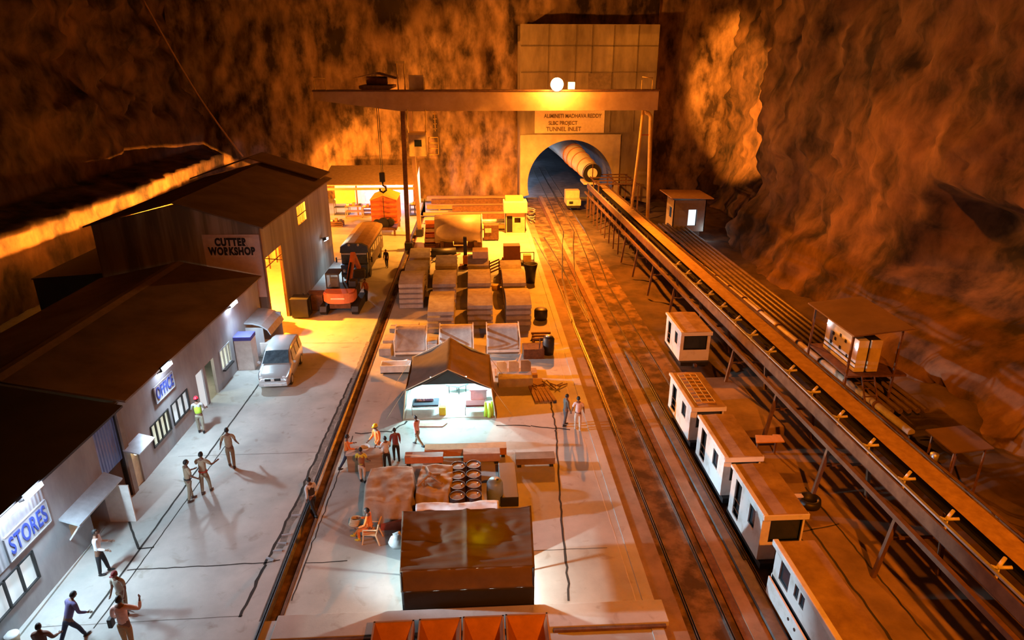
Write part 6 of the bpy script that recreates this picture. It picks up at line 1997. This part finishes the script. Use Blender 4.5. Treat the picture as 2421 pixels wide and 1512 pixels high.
person('person in reddish brown shirt at the bottom left edge', -12.15, 14.75, 1.62, 0.1, BRN, BLK, arms=((20, 10, 60), (20, 14, 50)), legs=((3, 3), (-5, 3)), build=1.05)
person('person in dark waistcoat with white sleeves walking along the crane rail', -6.28, 21.36, 1.62, 0.75, WHT, BLK, vest=cloth('waistcoat', (0.05, 0.04, 0.04)), arms=((-14, 8, 25), (16, 10, 20)), legs=((-22, 14), (20, 4)), lean=6)
person('person in orange shirt and navy trousers striding left of the brown crate', -5.55, 24.43, 1.62, -1.15, ORS, NAVY, arms=((28, 8, 60), (20, 8, 60)), legs=((26, 6), (-24, 10)), lean=7)
person('person in yellow and brown vest standing in front of the brown crate', -4.75, 23.35, 1.58, -0.1, cloth('yellow', (0.75, 0.58, 0.05)), CRM, vest=cloth('russet', (0.35, 0.13, 0.05)), sleeve='short', arms=((18, 12, 30), (18, 12, 30)), legs=((4, 3), (-4, 3)))
person('person in orange coverall and yellow helmet behind the crate', -4.3, 24.95, 1.74, 2.3, ORS, ORS, helmet=mat('helmet_yellow', (0.85, 0.65, 0.03), rough=0.3, bump=0), arms=((10, 8, 40), (14, 8, 40)))
person('person in white shirt and black trousers beside the orange coverall', -3.86, 24.2, 1.56, 0.5, WHT, BLK, sleeve='short', arms=((25, 8, 60), (15, 8, 40)))
person('person in dark red top standing just behind the white shirt at the crate', -3.55, 24.85, 1.55, 0.3, cloth('darkred', (0.22, 0.05, 0.04)), BLK, arms=((10, 8, 20), (10, 8, 20)))
person('person in pink shirt walking in front of the lit tent', -2.72, 25.95, 1.55, 0.95, PNK, KH2, arms=((-18, 8, 15), (18, 8, 30)), legs=((-24, 22), (20, 4)), lean=4)
person('person in pale pink shirt and cream trousers standing right of the tent', 4.54, 26.98, 1.68, 0.0, cloth('palepink', (0.80, 0.62, 0.60)), CRM, sleeve='short', arms=((6, 16, 20), (6, 16, 20)), shoes=CRM)
person('person in dark grey clothes standing just left of the pale pink shirt', 4.02, 27.39, 1.62, -1.2, cloth('darkgrey', (0.14, 0.13, 0.11)), cloth('darkgrey2', (0.10, 0.09, 0.09)), arms=((6, 6, 20), (6, 6, 20)))
person('dark figure standing on the bright yard beyond the bus', -7.32, 53.62, 1.55, 2.9, cloth('dk', (0.06, 0.05, 0.05)), BLK, arms=((5, 6, 10), (5, 6, 10)))
person('person in orange-brown shirt standing right of the excavator', -7.8, 45.53, 1.62, 2.6, cloth('rustshirt', (0.40, 0.14, 0.05)), NAVY, arms=((16, 24, 20), (20, 8, 20)), legs=((8, 4), (-8, 4)))
person('person in orange coverall sitting on a tan plastic chair with yellow boots', -3.92, 19.75, 1.70, 1.45, ORS, ORS, arms=((24, 6, 50), (30, 6, 60)), legs=((84, 84), (76, 40)), seat=0.44, shoes=mat('boot_yellow', (0.75, 0.6, 0.05), rough=0.4, bump=0), lean=4)
t = thing('plastic_chair', 'tan plastic armchair with the man in the orange coverall on it', 'chair', (-3.90, 19.75, 0), 1.45)
CH = mat('chair_tan', (0.78, 0.58, 0.34), (0.7, 0.5, 0.28), rough=0.45, bump=0)
MB().box(-0.24, 0.24, -0.24, 0.26, 0.385, 0.41, 0.01).build('seat', CH, t)
MB().prism([(-0.24, 0.42), (-0.36, 0.88), (-0.33, 0.89), (-0.21, 0.43)], 'x', -0.23, 0.23).build('backrest', CH, t)
for a in (-0.22, 0.22):
    MB().bar((a, 0.22, 0.40), (a * 1.15, 0.28, 0), 0.045).build('leg', CH, t)
    MB().bar((a, -0.22, 0.42), (a * 1.15, -0.34, 0), 0.045).build('leg', CH, t)
    MB().bar((a * 1.1, -0.28, 0.64), (a * 1.1, 0.22, 0.62), 0.045, 0.02).bar((a * 1.1, 0.22, 0.62), (a * 1.05, 0.24, 0.4), 0.035).build('armrest', CH, t)
